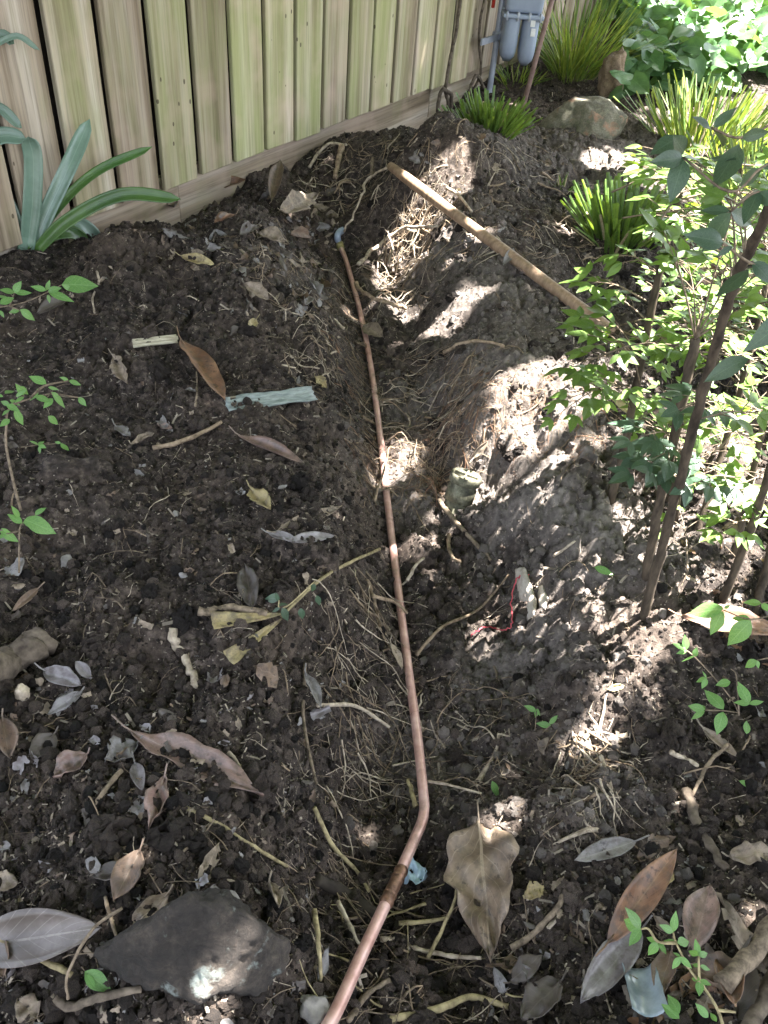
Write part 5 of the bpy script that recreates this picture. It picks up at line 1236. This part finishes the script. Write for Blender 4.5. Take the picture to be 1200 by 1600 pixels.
root_mass('root_mass', 'pale roots across the trench floor above the pipe bend', (600, 1060, 780, 1240), 70, .0009, (.04, .13), ['rootpale', 'root', 'twig'], .010)
root_mass('root_mass', 'branching pale roots on the right slope in the sun fleck', band([(910,1140),(920,1190),(935,1250)], 22), 100, .0011, (.04, .10), ['rootpale', 'root'], .008, -1.5, .7)
root_mass('root_mass', 'yellowish roots and stems along the front of the trench', (500, 1400, 800, 1600), 60, .0010, (.04, .13), ['twigy', 'root', 'twig'], .010)
root_mass('root_mass', 'pale roots bridging the far trench floor', (560, 560, 700, 700), 100, .0011, (.05, .14), ['rootpale', 'root'], .016, 0, .6)
root_mass('root_mass', 'dry root ends in the dark trench head under the fence', (480, 230, 620, 330), 120, .0013, (.04, .12), ['root', 'rootpale', 'twig'], .02)
root_mass('root_mass', 'stray thin roots and straws scattered over the dug soil', (0, 330, 1200, 1600), 1100, .0006, (.02, .09), ['root', 'twig', 'rootpale'], .006)
root_mass('root_mass', 'pale straws and roots on the far soil by the boulder', (640, 190, 1010, 420), 260, .0013, (.04, .14), ['rootpale', 'root'], .008)

# ------------------------------------------------------------------ leaf litter: small fragments
def litter(label, regions, mats, size, n):
    first = None; geos = {m_: Geo() for m_ in mats}
    for i in range(n):
        rg = regions[rng.integers(len(regions))]; p = hit(rng.uniform(rg[0], rg[2]), rng.uniform(rg[1], rg[3])); m_ = mats[rng.integers(len(mats))]
        s = size * rng.lognormal(0, .5); a = rng.uniform(0, 6.28); n_ = jit(gn(p, .02), .35); d = np.array([math.cos(a), math.sin(a), rng.normal(0, .2)]); d = nrm(d - n_ * np.dot(d, n_))
        V, F, UV = leaf_geo(s, s * rng.uniform(.3, .7), 6, 4, ('ell', 'ovate', 'rect' if size < .02 else 'lance')[i % 3], rng.uniform(-.3, .5), .1, 0, .35, i, .55)
        geos[m_].add(xform(V, frame(p + n_ * .003, d, n_)), F, UV)
    for m_, g in geos.items():
        if not g.F: continue
        o = g.build('leaf_litter' if first is None else 'leaf_fragments', DL[m_])
        if first is None: first = tag(o, label, 'leaf litter', kind='stuff')
        else: o.parent = first; o['kind'] = 'stuff'
litter('brown leaf scraps heaped along the fence foot and mound crest', [(230,300,520,420),(360,340,520,520)], ['brown', 'tan', 'dark', 'grey'], .026, 230)
litter('small leaf fragments strewn over the left slope', [(0,420,540,1100)], ['brown', 'grey', 'tan', 'dark'], .010, 330)
litter('leaf fragments and chaff on the soil at the front left', [(0,1050,520,1600)], ['grey', 'brown', 'tan', 'dark', 'lilac'], .012, 330)
litter('leaf fragments on the soil right of the pipe', [(680,1000,1200,1600),(760,1380,1200,1600)], ['dark', 'brown', 'tan', 'grey'], .012, 260)
litter('old brown leaves under the shrub at right', [(1050,820,1200,1000),(1000,1480,1200,1600)], ['brown', 'orange', 'tan', 'dark'], .035, 70)
litter('leaf scraps on the far soil around boulder and tufts', [(640,180,1010,420)], ['tan', 'brown', 'grey'], .02, 120)
# ------------------------------------------------------------------ soil crumbs and chips (instanced, uncountable)
def scatter(name, label, P, S, Rt, shape, mat, cat):
    me = bpy.data.meshes.new(name); me.from_pydata([tuple(p) for p in P], [], [])
    a = me.attributes.new('sc', 'FLOAT_VECTOR', 'POINT'); a.data.foreach_set('vector', np.asarray(S, np.float32).ravel())
    a = me.attributes.new('ro', 'FLOAT_VECTOR', 'POINT'); a.data.foreach_set('vector', np.asarray(Rt, np.float32).ravel())
    o = obj(name, me, mat); tag(o, label, cat, kind='stuff')
    ng = bpy.data.node_groups.new(name, 'GeometryNodeTree')
    ng.interface.new_socket('Geometry', in_out='INPUT', socket_type='NodeSocketGeometry'); ng.interface.new_socket('Geometry', in_out='OUTPUT', socket_type='NodeSocketGeometry')
    G = lambda t: ng.nodes.new(t); L = ng.links.new
    gi, go = G('NodeGroupInput'), G('NodeGroupOutput'); iop = G('GeometryNodeInstanceOnPoints')
    if shape in ('crumb', 'clod'):
        ic = G('GeometryNodeMeshIcoSphere'); ic.inputs['Radius'].default_value = 1; ic.inputs['Subdivisions'].default_value = 2 if shape == 'crumb' else 4
        sp = G('GeometryNodeSetPosition'); nz = G('ShaderNodeTexNoise'); nz.inputs['Scale'].default_value = 2.0; nz.inputs['Detail'].default_value = 3 if shape == 'crumb' else 7
        su = G('ShaderNodeVectorMath'); su.operation = 'SUBTRACT'; su.inputs[1].default_value = (.5, .5, .5)
        sc = G('ShaderNodeVectorMath'); sc.operation = 'SCALE'; sc.inputs['Scale'].default_value = 2.3
        L(nz.outputs['Color'], su.inputs[0]); L(su.outputs[0], sc.inputs[0]); L(sc.outputs[0], sp.inputs['Offset']); L(ic.outputs[0], sp.inputs['Geometry']); src = sp.outputs[0]
    else:
        cu = G('GeometryNodeMeshCube'); cu.inputs['Size'].default_value = (1, 1, 1); src = cu.outputs[0]
    sm = G('GeometryNodeSetMaterial'); sm.inputs['Material'].default_value = mat; L(src, sm.inputs[0])
    n1 = G('GeometryNodeInputNamedAttribute'); n1.data_type = 'FLOAT_VECTOR'; n1.inputs['Name'].default_value = 'sc'
    n2 = G('GeometryNodeInputNamedAttribute'); n2.data_type = 'FLOAT_VECTOR'; n2.inputs['Name'].default_value = 'ro'
    L(gi.outputs[0], iop.inputs['Points']); L(sm.outputs[0], iop.inputs['Instance']); L(n2.outputs['Attribute'], iop.inputs['Rotation']); L(n1.outputs['Attribute'], iop.inputs['Scale'])
    L(iop.outputs[0], go.inputs[0]); md = o.modifiers.new('scatter', 'NODES'); md.node_group = ng
    return o
def spots(n, ymax=4.6):
    y = .2 * (ymax / .2) ** rng.random(n) ; y = np.where(rng.random(n) < .35, rng.uniform(.2, ymax, n), y)
    x = rng.uniform(-1, 1, n) * (.52 + .40 * y) + .04 * y
    return x, y
n = 210000; x, y = spots(n); clump = vnoise(x * 6, y * 6, 51); keep = rng.random(n) < .25 + 1.1 * clump; x, y = x[keep], y[keep]; n = len(x)
s = np.clip(.0010 * (1 - rng.random(n)) ** -.5, .0009, .009)
P = np.stack([x, y, H(x, y) + s * .25], 1); S = s[:, None] * rng.uniform(.7, 1.25, (n, 3)); Rt = rng.uniform(0, 6.28, (n, 3))
isd = rng.random(n) < np.clip(bil(XS, YS, dry, x, y) * 2.2, 0, 1)
scatter('soil_crumbs', 'loose dark soil crumbs all over the dug bed', P[~isd], S[~isd], Rt[~isd], 'crumb', M['crumb'], 'soil')
scatter('dry_lit_soil_crumbs', 'pale dry soil crumbs on bank and heap, sun patches painted into their colour', P[isd], S[isd], Rt[isd], 'crumb', M['drylitcrumb'], 'soil')
n = 34000; x, y = spots(n, 4.4); s = .0011 * rng.lognormal(0, .55, n)
P = np.stack([x, y, H(x, y) + s * .3], 1); S = np.stack([s * rng.uniform(1, 9, n) ** .9, s * .8, s * rng.uniform(.25, .6, n)], 1)
Rt = np.stack([rng.normal(0, .5, n), rng.normal(0, .5, n), rng.uniform(0, 6.28, n)], 1)
scatter('wood_chips', 'pale wood chips and straw bits mixed into the soil', P, S, Rt, 'chip', M['chip'], 'chips')

n = 900; x, y = spots(n, 3.6); keep = rng.random(n) < .2 + 1.0 * vnoise(x * 3, y * 3, 71); x, y = x[keep], y[keep]; n = len(x)
s = np.clip(.0065 * (1 - rng.random(n)) ** -.42, .006, .022)
far_pipe = np.array([np.hypot(PX[:, 0] - a, PX[:, 1] - b).min() for a, b in zip(x, y)]) > .045
x, y, s = x[far_pipe], y[far_pipe], s[far_pipe]; n = len(x)
P = np.stack([x, y, H(x, y) - s * .15], 1); S = s[:, None] * rng.uniform(.7, 1.3, (n, 3))
scatter('soil_clods', 'bigger lumps of dug soil lying between the crumbs', P, S, rng.uniform(0, 6.28, (n, 3)), 'clod', M['crumb'], 'soil')
